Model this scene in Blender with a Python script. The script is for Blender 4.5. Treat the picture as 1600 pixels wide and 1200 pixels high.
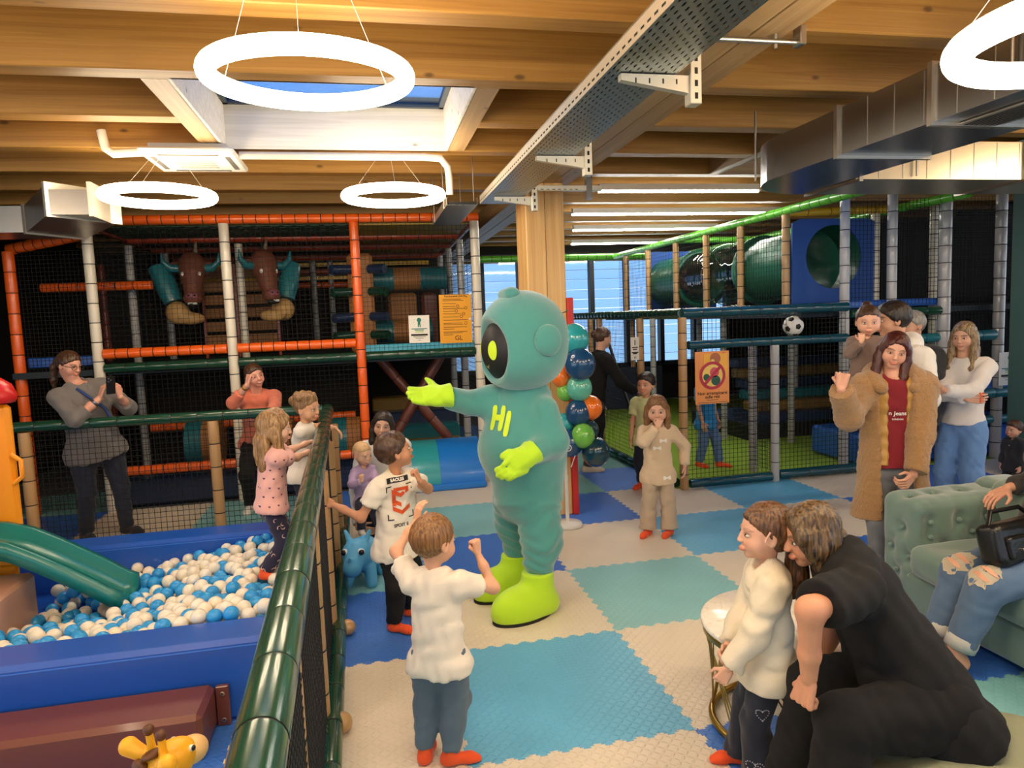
import bpy, math, random
import numpy as np
from mathutils import Vector, Matrix
random.seed(7); RNG = np.random.default_rng(7)
S = bpy.context.scene
COL = S.collection
for o in list(bpy.data.objects): bpy.data.objects.remove(o)
# ---------------------------------------------------------------- camera
FPX, YAW, PITCH, ROLL = 1081.9, .2032, .0960, -.0387
CAM = np.array([-.3131, -2.664, 1.8244])
def _axes():
    c, s, cp, sp = math.cos(YAW), math.sin(YAW), math.cos(PITCH), math.sin(PITCH)
    f = np.array([s*cp, c*cp, -sp]); r = np.array([c, -s, 0.]); u = np.cross(r, f)
    a, b = math.cos(ROLL), math.sin(ROLL)
    return a*r+b*u, -b*r+a*u, f
RA, UA, FA = _axes()
cd = bpy.data.cameras.new('camera'); cd.sensor_width = 36; cd.lens = FPX*36/1600; cd.clip_start = .05; cd.clip_end = 200
cam = bpy.data.objects.new('camera', cd); COL.objects.link(cam)
cam.matrix_world = Matrix(((RA[0], UA[0], -FA[0], CAM[0]), (RA[1], UA[1], -FA[1], CAM[1]), (RA[2], UA[2], -FA[2], CAM[2]), (0, 0, 0, 1)))
S.camera = cam
# ---------------------------------------------------------------- sky, exposure
S.view_settings.view_transform = 'Standard'; S.view_settings.look = 'None'
S.view_settings.gamma = 1; S.view_settings.use_curve_mapping = False
S.view_settings.exposure = 0.95
try:
    S.cycles.use_denoising = True; S.cycles.max_bounces = 7; S.cycles.diffuse_bounces = 4; S.cycles.glossy_bounces = 3; S.cycles.transmission_bounces = 6; S.cycles.transparent_max_bounces = 12; S.cycles.caustics_reflective = False; S.cycles.caustics_refractive = False
except Exception: pass
LAMP = 18.5         # ring lamp radiance
LAMPC = (1.0, .82, .58)
SKY = 1.2
w = bpy.data.worlds.new('sky'); S.world = w; w.use_nodes = True
nt = w.node_tree; bgn = nt.nodes['Background']
tc = nt.nodes.new('ShaderNodeTexCoord'); sx = nt.nodes.new('ShaderNodeSeparateXYZ'); cr = nt.nodes.new('ShaderNodeValToRGB')
nt.links.new(tc.outputs['Generated'], sx.inputs[0]); nt.links.new(sx.outputs['Z'], cr.inputs[0]); nt.links.new(cr.outputs[0], bgn.inputs[0])
cr.color_ramp.elements[0].position = 0; cr.color_ramp.elements[0].color = (.86, .93, 1, 1)
cr.color_ramp.elements[1].position = .9; cr.color_ramp.elements[1].color = (.14, .38, .80, 1)
e_ = cr.color_ramp.elements.new(.25); e_.color = (.50, .70, 1, 1)
bgn.inputs[1].default_value = SKY

# ---------------------------------------------------------------- helpers
def W(px, py, X=None, Y=None, Z=None):
    """the point of the place seen at a pixel of the 1600x1200 frame, on the plane X=, Y= or Z="""
    d = FA + RA*(px-800)/FPX + UA*(600-py)/FPX
    t = (Z-CAM[2])/d[2] if Z is not None else (Y-CAM[1])/d[1] if Y is not None else (X-CAM[0])/d[0]
    return CAM + d*t
def srgb(h):
    if isinstance(h, str):
        h = [int(h[i:i+2], 16)/255 for i in (0, 2, 4)]
    return tuple(c/12.92 if c <= .04045 else ((c+.055)/1.055)**2.4 for c in h[:3])
MATS = {}
def mat(name, col, rough=.6, metal=0., spec=.5, emit=None, es=0, bump=None, var=None, trans=0, alpha=1, sheen=0, coat=0, attr=None, sss=0):
    """procedural material; bump=(kind, scale, strength), var=(scale, amount) mottles the colour"""
    if name in MATS: return MATS[name]
    m = bpy.data.materials.new(name); m.use_nodes = True; n = m.node_tree.nodes; l = m.node_tree.links
    b = n['Principled BSDF']; c = srgb(col) if isinstance(col, str) else col
    b.inputs['Base Color'].default_value = (*c, 1); b.inputs['Roughness'].default_value = rough
    b.inputs['Metallic'].default_value = metal; b.inputs['Specular IOR Level'].default_value = spec
    if emit: b.inputs['Emission Color'].default_value = (*(srgb(emit) if isinstance(emit, str) else emit), 1); b.inputs['Emission Strength'].default_value = es
    if trans: b.inputs['Transmission Weight'].default_value = trans
    if alpha < 1: b.inputs['Alpha'].default_value = alpha
    if sheen: b.inputs['Sheen Weight'].default_value = sheen
    if coat: b.inputs['Coat Weight'].default_value = coat; b.inputs['Coat Roughness'].default_value = .1
    if sss: b.inputs['Subsurface Weight'].default_value = sss; b.inputs['Subsurface Radius'].default_value = (.012, .004, .002)
    t = n.new('ShaderNodeTexCoord')
    if attr:
        a = n.new('ShaderNodeAttribute'); a.attribute_name = attr; l.new(a.outputs['Color'], b.inputs['Base Color'])
    if var:
        z = n.new('ShaderNodeTexNoise'); z.inputs['Scale'].default_value = var[0]; z.inputs['Detail'].default_value = 4
        l.new(t.outputs['Object'], z.inputs['Vector'])
        mp = n.new('ShaderNodeMapRange'); mp.inputs['To Min'].default_value = 1-var[1]; mp.inputs['To Max'].default_value = 1+var[1]
        l.new(z.outputs['Fac'], mp.inputs[0])
        mx = n.new('ShaderNodeMix'); mx.data_type = 'RGBA'; mx.blend_type = 'MULTIPLY'; mx.inputs[0].default_value = 1
        if attr: l.new(a.outputs['Color'], mx.inputs[6])
        else: mx.inputs[6].default_value = (*c, 1)
        l.new(mp.outputs[0], mx.inputs[7]); l.new(mx.outputs[2], b.inputs['Base Color'])
    if bump:
        k, sc, st = bump[:3]
        if k == 'noise':
            z = n.new('ShaderNodeTexNoise'); z.inputs['Scale'].default_value = sc; z.inputs['Detail'].default_value = 6; out = z.outputs['Fac']
        elif k == 'wave':
            z = n.new('ShaderNodeTexWave'); z.inputs['Scale'].default_value = sc; z.inputs['Distortion'].default_value = 2; out = z.outputs['Fac']
        else:
            z = n.new('ShaderNodeTexVoronoi'); z.inputs['Scale'].default_value = sc; out = z.outputs['Distance']
        src = t.outputs['Object']
        if len(bump) > 3:
            mpp = n.new('ShaderNodeMapping'); mpp.inputs['Scale'].default_value = bump[3]; l.new(src, mpp.inputs[0]); src = mpp.outputs[0]
        l.new(src, z.inputs['Vector'])
        bp = n.new('ShaderNodeBump'); bp.inputs['Strength'].default_value = st; bp.inputs['Distance'].default_value = .01
        l.new(out, bp.inputs['Height']); l.new(bp.outputs[0], b.inputs['Normal'])
    MATS[name] = m
    return m

def tag(o, label=None, cat=None, group=None, kind=None):
    if label: o['label'] = label
    if cat: o['category'] = cat
    if group: o['group'] = group
    if kind: o['kind'] = kind
    return o
def empty(name, loc=(0, 0, 0), label=None, cat=None, group=None, kind=None, rz=0):
    o = bpy.data.objects.new(name, None); COL.objects.link(o); o.location = loc; o.rotation_euler.z = rz
    o.empty_display_size = .1
    return tag(o, label, cat, group, kind)
def link(name, me, mats=(), parent=None, local=False):
    o = bpy.data.objects.new(name, me); COL.objects.link(o)
    if not isinstance(mats, (list, tuple)): mats = [mats]
    if mats and not me.materials:
        for m in mats: me.materials.append(m)
    if parent is not None:
        o.parent = parent
        if not local:
            o.matrix_parent_inverse = world_of(parent).inverted()
    return o
def world_of(o):
    if o.parent is None: return o.matrix_basis.copy()
    return world_of(o.parent) @ o.matrix_parent_inverse @ o.matrix_basis
def copy_tree(o, parent=None):
    c = o.copy(); COL.objects.link(c)
    if parent is not None: c.parent = parent
    for ch in list(o.children): copy_tree(ch, c)
    return c
def norm(v):
    v = np.asarray(v, float); return v/(np.linalg.norm(v)+1e-12)
def frame(d, hint=(0, 0, 1)):
    d = norm(d); h = np.asarray(hint, float)
    if abs(d@norm(h)) > .98: h = np.array([1., 0, 0]) if abs(d[0]) < .9 else np.array([0, 1., 0])
    a = norm(np.cross(h, d)); return a, np.cross(d, a), d

class MB:
    """mesh builder: boxes, tubes, lathes, prisms collected into one mesh"""
    def __init__(s): s.v = []; s.f = []; s.m = []; s.sm = []
    def add(s, v, f, m=0, smooth=False):
        k = len(s.v); s.v += [tuple(map(float, p)) for p in v]
        for q in f: s.f.append(tuple(i+k for i in q)); s.m.append(m); s.sm.append(smooth)
        return s
    def box(s, lo, hi, m=0, bev=0, R=None, c=None):
        lo = np.array(lo, float); hi = np.array(hi, float); b = min(bev, *(abs(hi-lo)/2.01))
        if b <= 0:
            v = [(x, y, z) for x in (lo[0], hi[0]) for y in (lo[1], hi[1]) for z in (lo[2], hi[2])]
            f = [(0, 1, 3, 2), (4, 6, 7, 5), (0, 4, 5, 1), (2, 3, 7, 6), (0, 2, 6, 4), (1, 5, 7, 3)]
        else:
            v = []; idx = {}
            for ix in (0, 1):
                for iy in (0, 1):
                    for iz in (0, 1):
                        p = np.array([(lo, hi)[ix][0], (lo, hi)[iy][1], (lo, hi)[iz][2]]); sgn = np.array([1-2*ix, 1-2*iy, 1-2*iz])
                        for ax in range(3):
                            q = p+sgn*b; q[ax] = p[ax]; idx[ix, iy, iz, ax] = len(v); v.append(q)
            f = []
            c4 = [(0, 0), (1, 0), (1, 1), (0, 1)]
            for ax in range(3):
                o1, o2 = (ax+1) % 3, (ax+2) % 3
                for sd in (0, 1):
                    q = []
                    for a, b2 in c4:
                        k = [0, 0, 0]; k[ax] = sd; k[o1] = a; k[o2] = b2; q.append(idx[k[0], k[1], k[2], ax])
                    f.append(tuple(q if sd else q[::-1]))
            for ax in range(3):
                o1, o2 = (ax+1) % 3, (ax+2) % 3
                for a in (0, 1):
                    for b2 in (0, 1):
                        k0 = [0]*3; k1 = [0]*3; k0[o1] = k1[o1] = a; k0[o2] = k1[o2] = b2; k0[ax] = 0; k1[ax] = 1
                        q = (idx[(*k0, o1)], idx[(*k1, o1)], idx[(*k1, o2)], idx[(*k0, o2)])
                        f.append(q if a == b2 else q[::-1])
            for ix in (0, 1):
                for iy in (0, 1):
                    for iz in (0, 1):
                        q = tuple(idx[ix, iy, iz, a] for a in range(3)); f.append(q if (ix+iy+iz) % 2 else q[::-1])
        v = np.array(v)
        if R is not None:
            c = (lo+hi)/2 if c is None else np.array(c); v = (v-c)@np.array(R).T+c
        return s.add(v, f, m)
    def tube(s, pts, r, seg=12, m=0, caps=True, closed=False, smooth=True, hint=(0, 0, 1)):
        pts = [np.array(p, float) for p in pts]; n = len(pts); rr = r if hasattr(r, '__len__') else [r]*n
        v = []; k = 0; f = []; a = None
        for i, p in enumerate(pts):
            if closed: d = pts[(i+1) % n]-pts[i-1]
            else: d = pts[min(i+1, n-1)]-pts[max(i-1, 0)]
            d = norm(d)
            if a is None: a, b, _ = frame(d, hint)
            else:
                a = norm(a-d*(a@d)); b = np.cross(d, a)
            for j in range(seg):
                t = 2*math.pi*j/seg; v.append(p+(a*math.cos(t)+b*math.sin(t))*rr[i])
        for i in range(n if closed else n-1):
            for j in range(seg):
                i2 = (i+1) % n; f.append((i*seg+j, i*seg+(j+1) % seg, i2*seg+(j+1) % seg, i2*seg+j))
        s.add(v, f, m, smooth)
        if caps and not closed:
            s.add(v[:seg], [tuple(range(seg))[::-1]], m); s.add(v[-seg:], [tuple(range(seg))], m)
        return s
    def prism(s, poly, z0, z1, m=0, R=None, c=(0, 0, 0), smooth=False):
        n = len(poly); v = [(x, y, z0) for x, y in poly]+[(x, y, z1) for x, y in poly]
        f = [tuple(range(n))[::-1], tuple(range(n, 2*n))]+[(i, (i+1) % n, n+(i+1) % n, n+i) for i in range(n)]
        v = np.array(v, float)
        if R is not None: v = v@np.array(R).T
        return s.add(v+np.array(c), f, m, smooth)
    def lathe(s, prof, c=(0, 0, 0), seg=24, m=0, axis=(0, 0, 1), smooth=True):
        a, b, d = frame(axis); c = np.array(c, float); v = []; f = []
        for r, z in prof:
            for j in range(seg):
                t = 2*math.pi*j/seg; v.append(c+d*z+(a*math.cos(t)+b*math.sin(t))*r)
        for i in range(len(prof)-1):
            for j in range(seg): f.append((i*seg+j, i*seg+(j+1) % seg, (i+1)*seg+(j+1) % seg, (i+1)*seg+j))
        return s.add(v, f, m, smooth)
    def ball(s, c, r, m=0, seg=16, rings=10, R=None):
        r = np.array([r]*3 if not hasattr(r, '__len__') else r, float); v = []; f = []
        for i in range(rings+1):
            th = math.pi*i/rings
            for j in range(seg):
                ph = 2*math.pi*j/seg; v.append((math.sin(th)*math.cos(ph)*r[0], math.sin(th)*math.sin(ph)*r[1], math.cos(th)*r[2]))
        for i in range(rings):
            for j in range(seg): f.append((i*seg+j, (i+1)*seg+j, (i+1)*seg+(j+1) % seg, i*seg+(j+1) % seg))
        v = np.array(v)
        if R is not None: v = v@np.array(R).T
        return s.add(v+np.array(c), f, m, True)
    def mesh(s, name='m'):
        me = bpy.data.meshes.new(name); me.from_pydata(s.v, [], s.f)
        me.polygons.foreach_set('material_index', s.m); me.polygons.foreach_set('use_smooth', s.sm); me.update()
        return me
    def build(s, name, mats, parent=None, local=False):
        return link(name, s.mesh(name), mats, parent, local)

def rotz(a): c, s_ = math.cos(a), math.sin(a); return np.array([[c, -s_, 0], [s_, c, 0], [0, 0, 1.]])
def rotx(a): c, s_ = math.cos(a), math.sin(a); return np.array([[1., 0, 0], [0, c, -s_], [0, s_, c]])
def roty(a): c, s_ = math.cos(a), math.sin(a); return np.array([[c, 0, s_], [0, 1., 0], [-s_, 0, c]])
def axang(ax, a): return np.array(Matrix.Rotation(a, 3, Vector(ax)))

# ---------------------------------------------------------------- implicit surfaces -> smooth meshes
class SDF:
    def __init__(s): s.p = []; s.noise = None; s.off = 0.
    def cap(s, a, b, ra, rb=None, k=.02, op='u', sc=None, front=None, flat=(0, 0)):
        a = np.array(a, float); b = np.array(b, float); rb = ra if rb is None else rb
        s.p.append(('cap', op, k, a, b, ra, rb, sc, None if front is None else norm(front), flat)); return s
    def ell(s, c, r, R=None, k=.02, op='u'):
        r = np.array([r]*3 if not hasattr(r, '__len__') else r, float)
        s.p.append(('ell', op, k, np.array(c, float), r, None if R is None else np.array(R, float))); return s
    def box(s, c, hf, rnd=.01, R=None, k=.01, op='u'):
        s.p.append(('box', op, k, np.array(c, float), np.array(hf, float), rnd, None if R is None else np.array(R, float))); return s
    def plane(s, p, n, k=.004):           # keep the side the normal points away from
        s.p.append(('plane', 'i', k, np.array(p, float), norm(n))); return s
    def path(s, pts, rs, k=.02, **kw):
        for i in range(len(pts)-1): s.cap(pts[i], pts[i+1], rs[i], rs[i+1], k=k, **kw)
        return s
    def _one(s, q, P):
        t = q[0]
        if t == 'cap':
            _, _, _, a, b, ra, rb, sc, fr, flat = q
            ba = b-a; L2 = float(ba@ba)+1e-12; L = math.sqrt(L2); D = P-a.astype(np.float32)
            h = D@(ba/L2).astype(np.float32); hc = np.clip(h, 0, 1)
            E = D-hc[:, None]*ba.astype(np.float32)
            if sc is not None:                      # sc: thickness factor along the front direction
                f = fr.astype(np.float32); e = E@f; E = E+((1/sc-1)*e)[:, None]*f
            d = np.sqrt((E*E).sum(1))-(ra+hc*(rb-ra))
            if sc is not None: d = d*min(1, sc*1.15)
            if flat[0]: d = np.maximum(d, -h*L)
            if flat[1]: d = np.maximum(d, (h-1)*L)
            return d
        if t == 'ell':
            _, _, _, c, r, R = q; D = P-c.astype(np.float32)
            if R is not None: D = D@R.astype(np.float32)
            r = r.astype(np.float32); k0 = np.sqrt(((D/r)**2).sum(1)); k1 = np.sqrt(((D/(r*r))**2).sum(1))+1e-9
            return np.where(k0 < 1e-4, -r.min(), k0*(k0-1)/k1)
        if t == 'box':
            _, _, _, c, hf, rnd, R = q; D = P-c.astype(np.float32)
            if R is not None: D = D@R.astype(np.float32)
            D = np.abs(D)-(hf-rnd).astype(np.float32)
            return np.sqrt((np.maximum(D, 0)**2).sum(1))+np.minimum(D.max(1), 0)-rnd
        _, _, _, p, n = q
        return (P-p.astype(np.float32))@n.astype(np.float32)
    def __call__(s, P):
        d = None
        for q in s.p:
            e = s._one(q, P); op, k = q[1], q[2]
            if d is None: d = e; continue
            if op == 'u':
                h = np.clip(.5+.5*(e-d)/k, 0, 1); d = e+(d-e)*h-k*h*(1-h)
            elif op == 's':
                h = np.clip(.5-.5*(-e-d)/k, 0, 1); e = -e; d = e+(d-e)*h+k*h*(1-h)
            else:
                h = np.clip(.5-.5*(e-d)/k, 0, 1); d = e+(d-e)*h+k*h*(1-h)
        if s.noise is not None: d = d+s.noise(P)
        return d+s.off
    def bounds(s, pad):
        lo = np.full(3, 1e9); hi = -lo
        for q in s.p:
            if q[1] != 'u': continue
            if q[0] == 'cap':
                r = max(q[5], q[6]); pts = [q[3]-r, q[3]+r, q[4]-r, q[4]+r]
            elif q[0] == 'ell': r = max(q[4]); pts = [q[3]-r, q[3]+r]
            elif q[0] == 'box': r = np.linalg.norm(q[4]) if q[6] is not None else q[4]; pts = [q[3]-r, q[3]+r]
            else: continue
            for p in pts: lo = np.minimum(lo, p); hi = np.maximum(hi, p)
        return lo-pad, hi+pad
    def grid(s, h, lo=None, hi=None):
        l, u = s.bounds(h*2.5+.012); lo = l if lo is None else np.maximum(np.array(lo, float), l); hi = u if hi is None else np.minimum(np.array(hi, float), u)
        return nets(s, lo, hi, h)
def fold(seed, amp, f1, axis=None):
    """cheap wrinkle noise: sums of warped sine waves"""
    r = np.random.default_rng(seed); K = r.normal(size=(4, 3))
    K /= np.linalg.norm(K, axis=1)[:, None]; ph = r.uniform(0, 6.28, 4); K = K*f1*np.array([1, 1.6, .7, 2.3])[:, None]
    K = K.astype(np.float32)
    def n(P):
        w = np.sin(P@K[2]+ph[2])*1.2
        r1 = 1-2*np.abs(np.sin(.5*(P@K[0]+ph[0]+w))); r2 = 1-2*np.abs(np.sin(.5*(P@K[1]+ph[1]+1.4*w)))
        return amp*(1.1*r1+.7*r2+.3*np.sin(P@K[3]+ph[3]))/1.5
    return n
def nets(f, lo, hi, h):
    B = 4; n = np.maximum(2, np.ceil((hi-lo)/(h*B)).astype(int)); N = n*B
    g = [lo[i]+h*(np.arange(n[i])*B+(B-1)/2) for i in range(3)]
    C = np.stack(np.meshgrid(*g, indexing='ij'), -1).reshape(-1, 3).astype(np.float32)
    vc = f(C).reshape(n); near = np.abs(vc) < h*5.2
    V = np.repeat(np.repeat(np.repeat(np.where(vc < 0, -1., 1.), B, 0), B, 1), B, 2).astype(np.float32)*h
    M = np.argwhere(near)
    if len(M) == 0: return np.zeros((0, 3)), np.zeros((0, 4), int)
    off = np.stack(np.meshgrid(*[np.arange(B)]*3, indexing='ij'), -1).reshape(-1, 3)
    I = (M[:, None, :]*B+off[None]).reshape(-1, 3)
    P = (lo+h*I).astype(np.float32)
    V[I[:, 0], I[:, 1], I[:, 2]] = f(P)
    V[0] = V[-1] = h; V[:, 0] = V[:, -1] = h; V[:, :, 0] = V[:, :, -1] = h
    T = V < 0
    cs = [(a, b, c) for a in (0, 1) for b in (0, 1) for c in (0, 1)]
    cnt = sum(T[a:N[0]-1+a, b:N[1]-1+b, c:N[2]-1+c].astype(np.int8) for a, b, c in cs)
    ix = np.argwhere((cnt > 0) & (cnt < 8))
    pos = np.zeros((len(ix), 3)); num = np.zeros(len(ix))
    val = {c: V[ix[:, 0]+c[0], ix[:, 1]+c[1], ix[:, 2]+c[2]] for c in cs}
    for a in cs:
        for ax in range(3):
            if a[ax]: continue
            b = list(a); b[ax] = 1; b = tuple(b); va, vb = val[a], val[b]; x = (va < 0) != (vb < 0)
            t = np.where(x, va/np.where(x, va-vb, 1), 0)
            for k in range(3): pos[:, k] += np.where(x, a[k]+(t if k == ax else 0), 0)
            num += x
    vid = np.full(N-1, -1); vid[ix[:, 0], ix[:, 1], ix[:, 2]] = np.arange(len(ix))
    verts = lo+h*(ix+pos/num[:, None]); faces = []
    for ax in range(3):
        o1, o2 = (ax+1) % 3, (ax+2) % 3
        sl0 = [slice(1, N[i]-1) for i in range(3)]; sl1 = list(sl0); sl0[ax] = slice(0, N[ax]-1); sl1[ax] = slice(1, N[ax])
        a = T[tuple(sl0)]; b = T[tuple(sl1)]; e = np.argwhere(a != b); s0 = a[a != b]
        base = e.copy(); base[:, o1] += 1; base[:, o2] += 1
        q = []
        for d1, d2 in ((-1, -1), (0, -1), (0, 0), (-1, 0)):
            p = base.copy(); p[:, o1] += d1; p[:, o2] += d2; q.append(vid[p[:, 0], p[:, 1], p[:, 2]])
        q = np.stack(q, 1); q[~s0] = q[~s0][:, ::-1]; faces.append(q)
    F = np.concatenate(faces); F = F[(F >= 0).all(1)]
    return verts, F
def mesh_np(name, v, f, smooth=True, col=None, mi=None):
    me = bpy.data.meshes.new(name); me.vertices.add(len(v)); me.vertices.foreach_set('co', np.asarray(v, np.float32).ravel())
    k = f.shape[1]; me.loops.add(f.size); me.loops.foreach_set('vertex_index', f.astype(np.int32).ravel())
    me.polygons.add(len(f)); me.polygons.foreach_set('loop_start', np.arange(0, f.size, k, dtype=np.int32))
    try: me.polygons.foreach_set('loop_total', np.full(len(f), k, np.int32))
    except Exception: pass
    me.polygons.foreach_set('use_smooth', np.full(len(f), smooth))
    if mi is not None: me.polygons.foreach_set('material_index', mi.astype(np.int32))
    me.update(calc_edges=True)
    if col is not None:
        a = me.color_attributes.new('Col', 'FLOAT_COLOR', 'POINT'); c = np.ones((len(v), 4), np.float32); c[:, :3] = col; a.data.foreach_set('color', c.ravel())
    return me
def blob(name, sdf, h, mats, parent=None, lo=None, hi=None, colf=None, matf=None):
    v, f = sdf.grid(h, lo, hi)
    col = None if colf is None else colf(v)
    mi = None if matf is None else matf(v[f].mean(1))
    return link(name, mesh_np(name, v, f, True, col, mi), mats, parent)
def text_mesh(txt, size, bold=0., thick=.0008, align='CENTER'):
    cu = bpy.data.curves.new('t', 'FONT'); cu.body = txt; cu.size = size; cu.align_x = align; cu.align_y = 'CENTER'
    cu.offset = bold; cu.extrude = thick/2; cu.resolution_u = 3
    o = bpy.data.objects.new('t', cu); COL.objects.link(o); dg = bpy.context.evaluated_depsgraph_get(); dg.update()
    me = bpy.data.meshes.new_from_object(o.evaluated_get(dg)); bpy.data.objects.remove(o); bpy.data.curves.remove(cu)
    me.materials.clear()
    return me
def place_text(name, txt, size, c, xax, yax, m, parent, bold=0., thick=.0012, sx=1.):
    me = text_mesh(txt, size, bold, thick); x = norm(xax); y = norm(yax); z = np.cross(x, y)
    M = Matrix(((x[0]*sx, y[0], z[0], c[0]), (x[1]*sx, y[1], z[1], c[1]), (x[2]*sx, y[2], z[2], c[2]), (0, 0, 0, 1)))
    me.transform(M); return link(name, me, m, parent)
# ================================================================ materials of the place
def node_mat(name):
    m = bpy.data.materials.new(name); m.use_nodes = True; MATS[name] = m
    return m, m.node_tree.nodes, m.node_tree.links, m.node_tree.nodes['Principled BSDF']
def math_n(n, l, op, a, b=None, c=None):
    k = n.new('ShaderNodeMath'); k.operation = op
    for i, x in enumerate((a, b, c)):
        if x is None: continue
        if hasattr(x, 'is_linked') or hasattr(x, 'links'): l.new(x, k.inputs[i])
        else: k.inputs[i].default_value = x
    return k.outputs[0]
def wood(name, c0, c1, axis=0, rough=.5, ring=1.):
    m, n, l, b = node_mat(name)
    t = n.new('ShaderNodeTexCoord'); mp = n.new('ShaderNodeMapping'); sc = [13., 13., 13.]; sc[axis] = .28
    mp.inputs['Scale'].default_value = sc; oi = n.new('ShaderNodeObjectInfo')
    ad = n.new('ShaderNodeVectorMath'); ad.operation = 'ADD'; l.new(t.outputs['Object'], ad.inputs[0])
    cx = n.new('ShaderNodeCombineXYZ'); r7 = math_n(n, l, 'MULTIPLY', oi.outputs['Random'], 17.)
    for i in range(3): l.new(r7, cx.inputs[i])
    l.new(cx.outputs[0], ad.inputs[1]); l.new(ad.outputs[0], mp.inputs[0])
    z = n.new('ShaderNodeTexNoise'); z.inputs['Scale'].default_value = 1.6; z.inputs['Detail'].default_value = 5; z.inputs['Distortion'].default_value = .25; l.new(mp.outputs[0], z.inputs['Vector'])
    wv = math_n(n, l, 'SINE', math_n(n, l, 'MULTIPLY', z.outputs['Fac'], 46.*ring))
    f = math_n(n, l, 'MULTIPLY_ADD', wv, .075, z.outputs['Fac'])
    r = n.new('ShaderNodeValToRGB'); r.color_ramp.elements[0].position = .25; r.color_ramp.elements[1].position = .78
    r.color_ramp.elements[0].color = (*srgb(c0), 1); r.color_ramp.elements[1].color = (*srgb(c1), 1); l.new(f, r.inputs[0])
    # knots
    mk = n.new('ShaderNodeMapping'); sk = [5., 5., 5.]; sk[axis] = 2.4; mk.inputs['Scale'].default_value = sk; l.new(ad.outputs[0], mk.inputs[0])
    v = n.new('ShaderNodeTexVoronoi'); v.inputs['Scale'].default_value = 1.; l.new(mk.outputs[0], v.inputs['Vector'])
    kf = n.new('ShaderNodeMapRange'); kf.inputs['From Min'].default_value = .045; kf.inputs['From Max'].default_value = .10; kf.inputs['To Min'].default_value = .35; kf.inputs['To Max'].default_value = 1
    l.new(v.outputs['Distance'], kf.inputs[0])
    mx = n.new('ShaderNodeMix'); mx.data_type = 'RGBA'; mx.blend_type = 'MULTIPLY'; mx.inputs[0].default_value = 1
    l.new(r.outputs[0], mx.inputs[6]); l.new(kf.outputs[0], mx.inputs[7]); l.new(mx.outputs[2], b.inputs['Base Color'])
    b.inputs['Roughness'].default_value = rough
    bp = n.new('ShaderNodeBump'); bp.inputs['Strength'].default_value = .12; bp.inputs['Distance'].default_value = .004; l.new(f, bp.inputs['Height']); l.new(bp.outputs[0], b.inputs['Normal'])
    return m
WOOD_X = wood('spruce_along_x', '8c6027', 'b08440', 0)
WOOD_Y = wood('spruce_along_y', '94744c', 'b29266', 1)
WOOD_Z = wood('spruce_along_z', 'cf9a58', 'e6bd80', 2)
PALE = wood('pale_spruce', 'cfc9bb', 'e9e4d8', 0)
def foam_tile(name, c):
    m, n, l, b = node_mat(name)
    t = n.new('ShaderNodeTexCoord'); s = n.new('ShaderNodeSeparateXYZ'); l.new(t.outputs['Object'], s.inputs[0])
    K = 1/.030
    u = math_n(n, l, 'MULTIPLY', s.outputs['X'], K); v = math_n(n, l, 'MULTIPLY', s.outputs['Y'], K)
    fu = math_n(n, l, 'FLOOR', u); fv = math_n(n, l, 'FLOOR', v)
    par = math_n(n, l, 'MULTIPLY_ADD', math_n(n, l, 'PINGPONG', math_n(n, l, 'ADD', fu, fv), 1.), 2., -1.)
    du = math_n(n, l, 'SUBTRACT', math_n(n, l, 'SUBTRACT', u, fu), .5); dv = math_n(n, l, 'SUBTRACT', math_n(n, l, 'SUBTRACT', v, fv), .5)
    dv = math_n(n, l, 'MULTIPLY', dv, par)
    a = math_n(n, l, 'ADD', du, dv); c2 = math_n(n, l, 'SUBTRACT', du, dv)
    d = math_n(n, l, 'ADD', math_n(n, l, 'POWER', math_n(n, l, 'DIVIDE', a, .8), 2.), math_n(n, l, 'POWER', math_n(n, l, 'DIVIDE', c2, .28), 2.))
    h = math_n(n, l, 'MAXIMUM', math_n(n, l, 'SUBTRACT', 1., d), 0.)
    bp = n.new('ShaderNodeBump'); bp.inputs['Strength'].default_value = .55; bp.inputs['Distance'].default_value = .004
    l.new(h, bp.inputs['Height']); l.new(bp.outputs[0], b.inputs['Normal'])
    z = n.new('ShaderNodeTexNoise'); z.inputs['Scale'].default_value = 3; l.new(t.outputs['Object'], z.inputs['Vector'])
    mp = n.new('ShaderNodeMapRange'); mp.inputs['To Min'].default_value = .9; mp.inputs['To Max'].default_value = 1.08; l.new(z.outputs['Fac'], mp.inputs[0])
    mx = n.new('ShaderNodeMix'); mx.data_type = 'RGBA'; mx.blend_type = 'MULTIPLY'; mx.inputs[0].default_value = 1; mx.inputs[6].default_value = (*srgb(c), 1)
    l.new(mp.outputs[0], mx.inputs[7]); l.new(mx.outputs[2], b.inputs['Base Color'])
    b.inputs['Roughness'].default_value = .42
    return m
TILE = {'c': foam_tile('cream_foam', 'ded2bd'), 't': foam_tile('turquoise_foam', '83c0c6'), 's': foam_tile('sky_blue_foam', '62b0d8'), 'b': foam_tile('blue_foam', '3c74d0'),
        'g': foam_tile('sea_green_foam', '6aa39c')}
M_DARK = mat('dark_wall', '17130f', .9)
M_BLACKNET = mat('black_net_cord', '0b0b0c', .8)
M_TIE = mat('black_tie', '0a0a0a', .6)
M_GREYWALL = mat('grey_plaster', 'b9bab8', .8, var=(4, .05))
M_STEEL = mat('galvanised_steel', 'b4b0a8', .33, 1., var=(9, .12))
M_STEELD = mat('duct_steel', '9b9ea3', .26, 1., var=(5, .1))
M_ALU = mat('pale_zinc', 'd8d2c2', .4, .7)
M_WHITEP = mat('white_plastic', 'dedbd3', .4)
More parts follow.
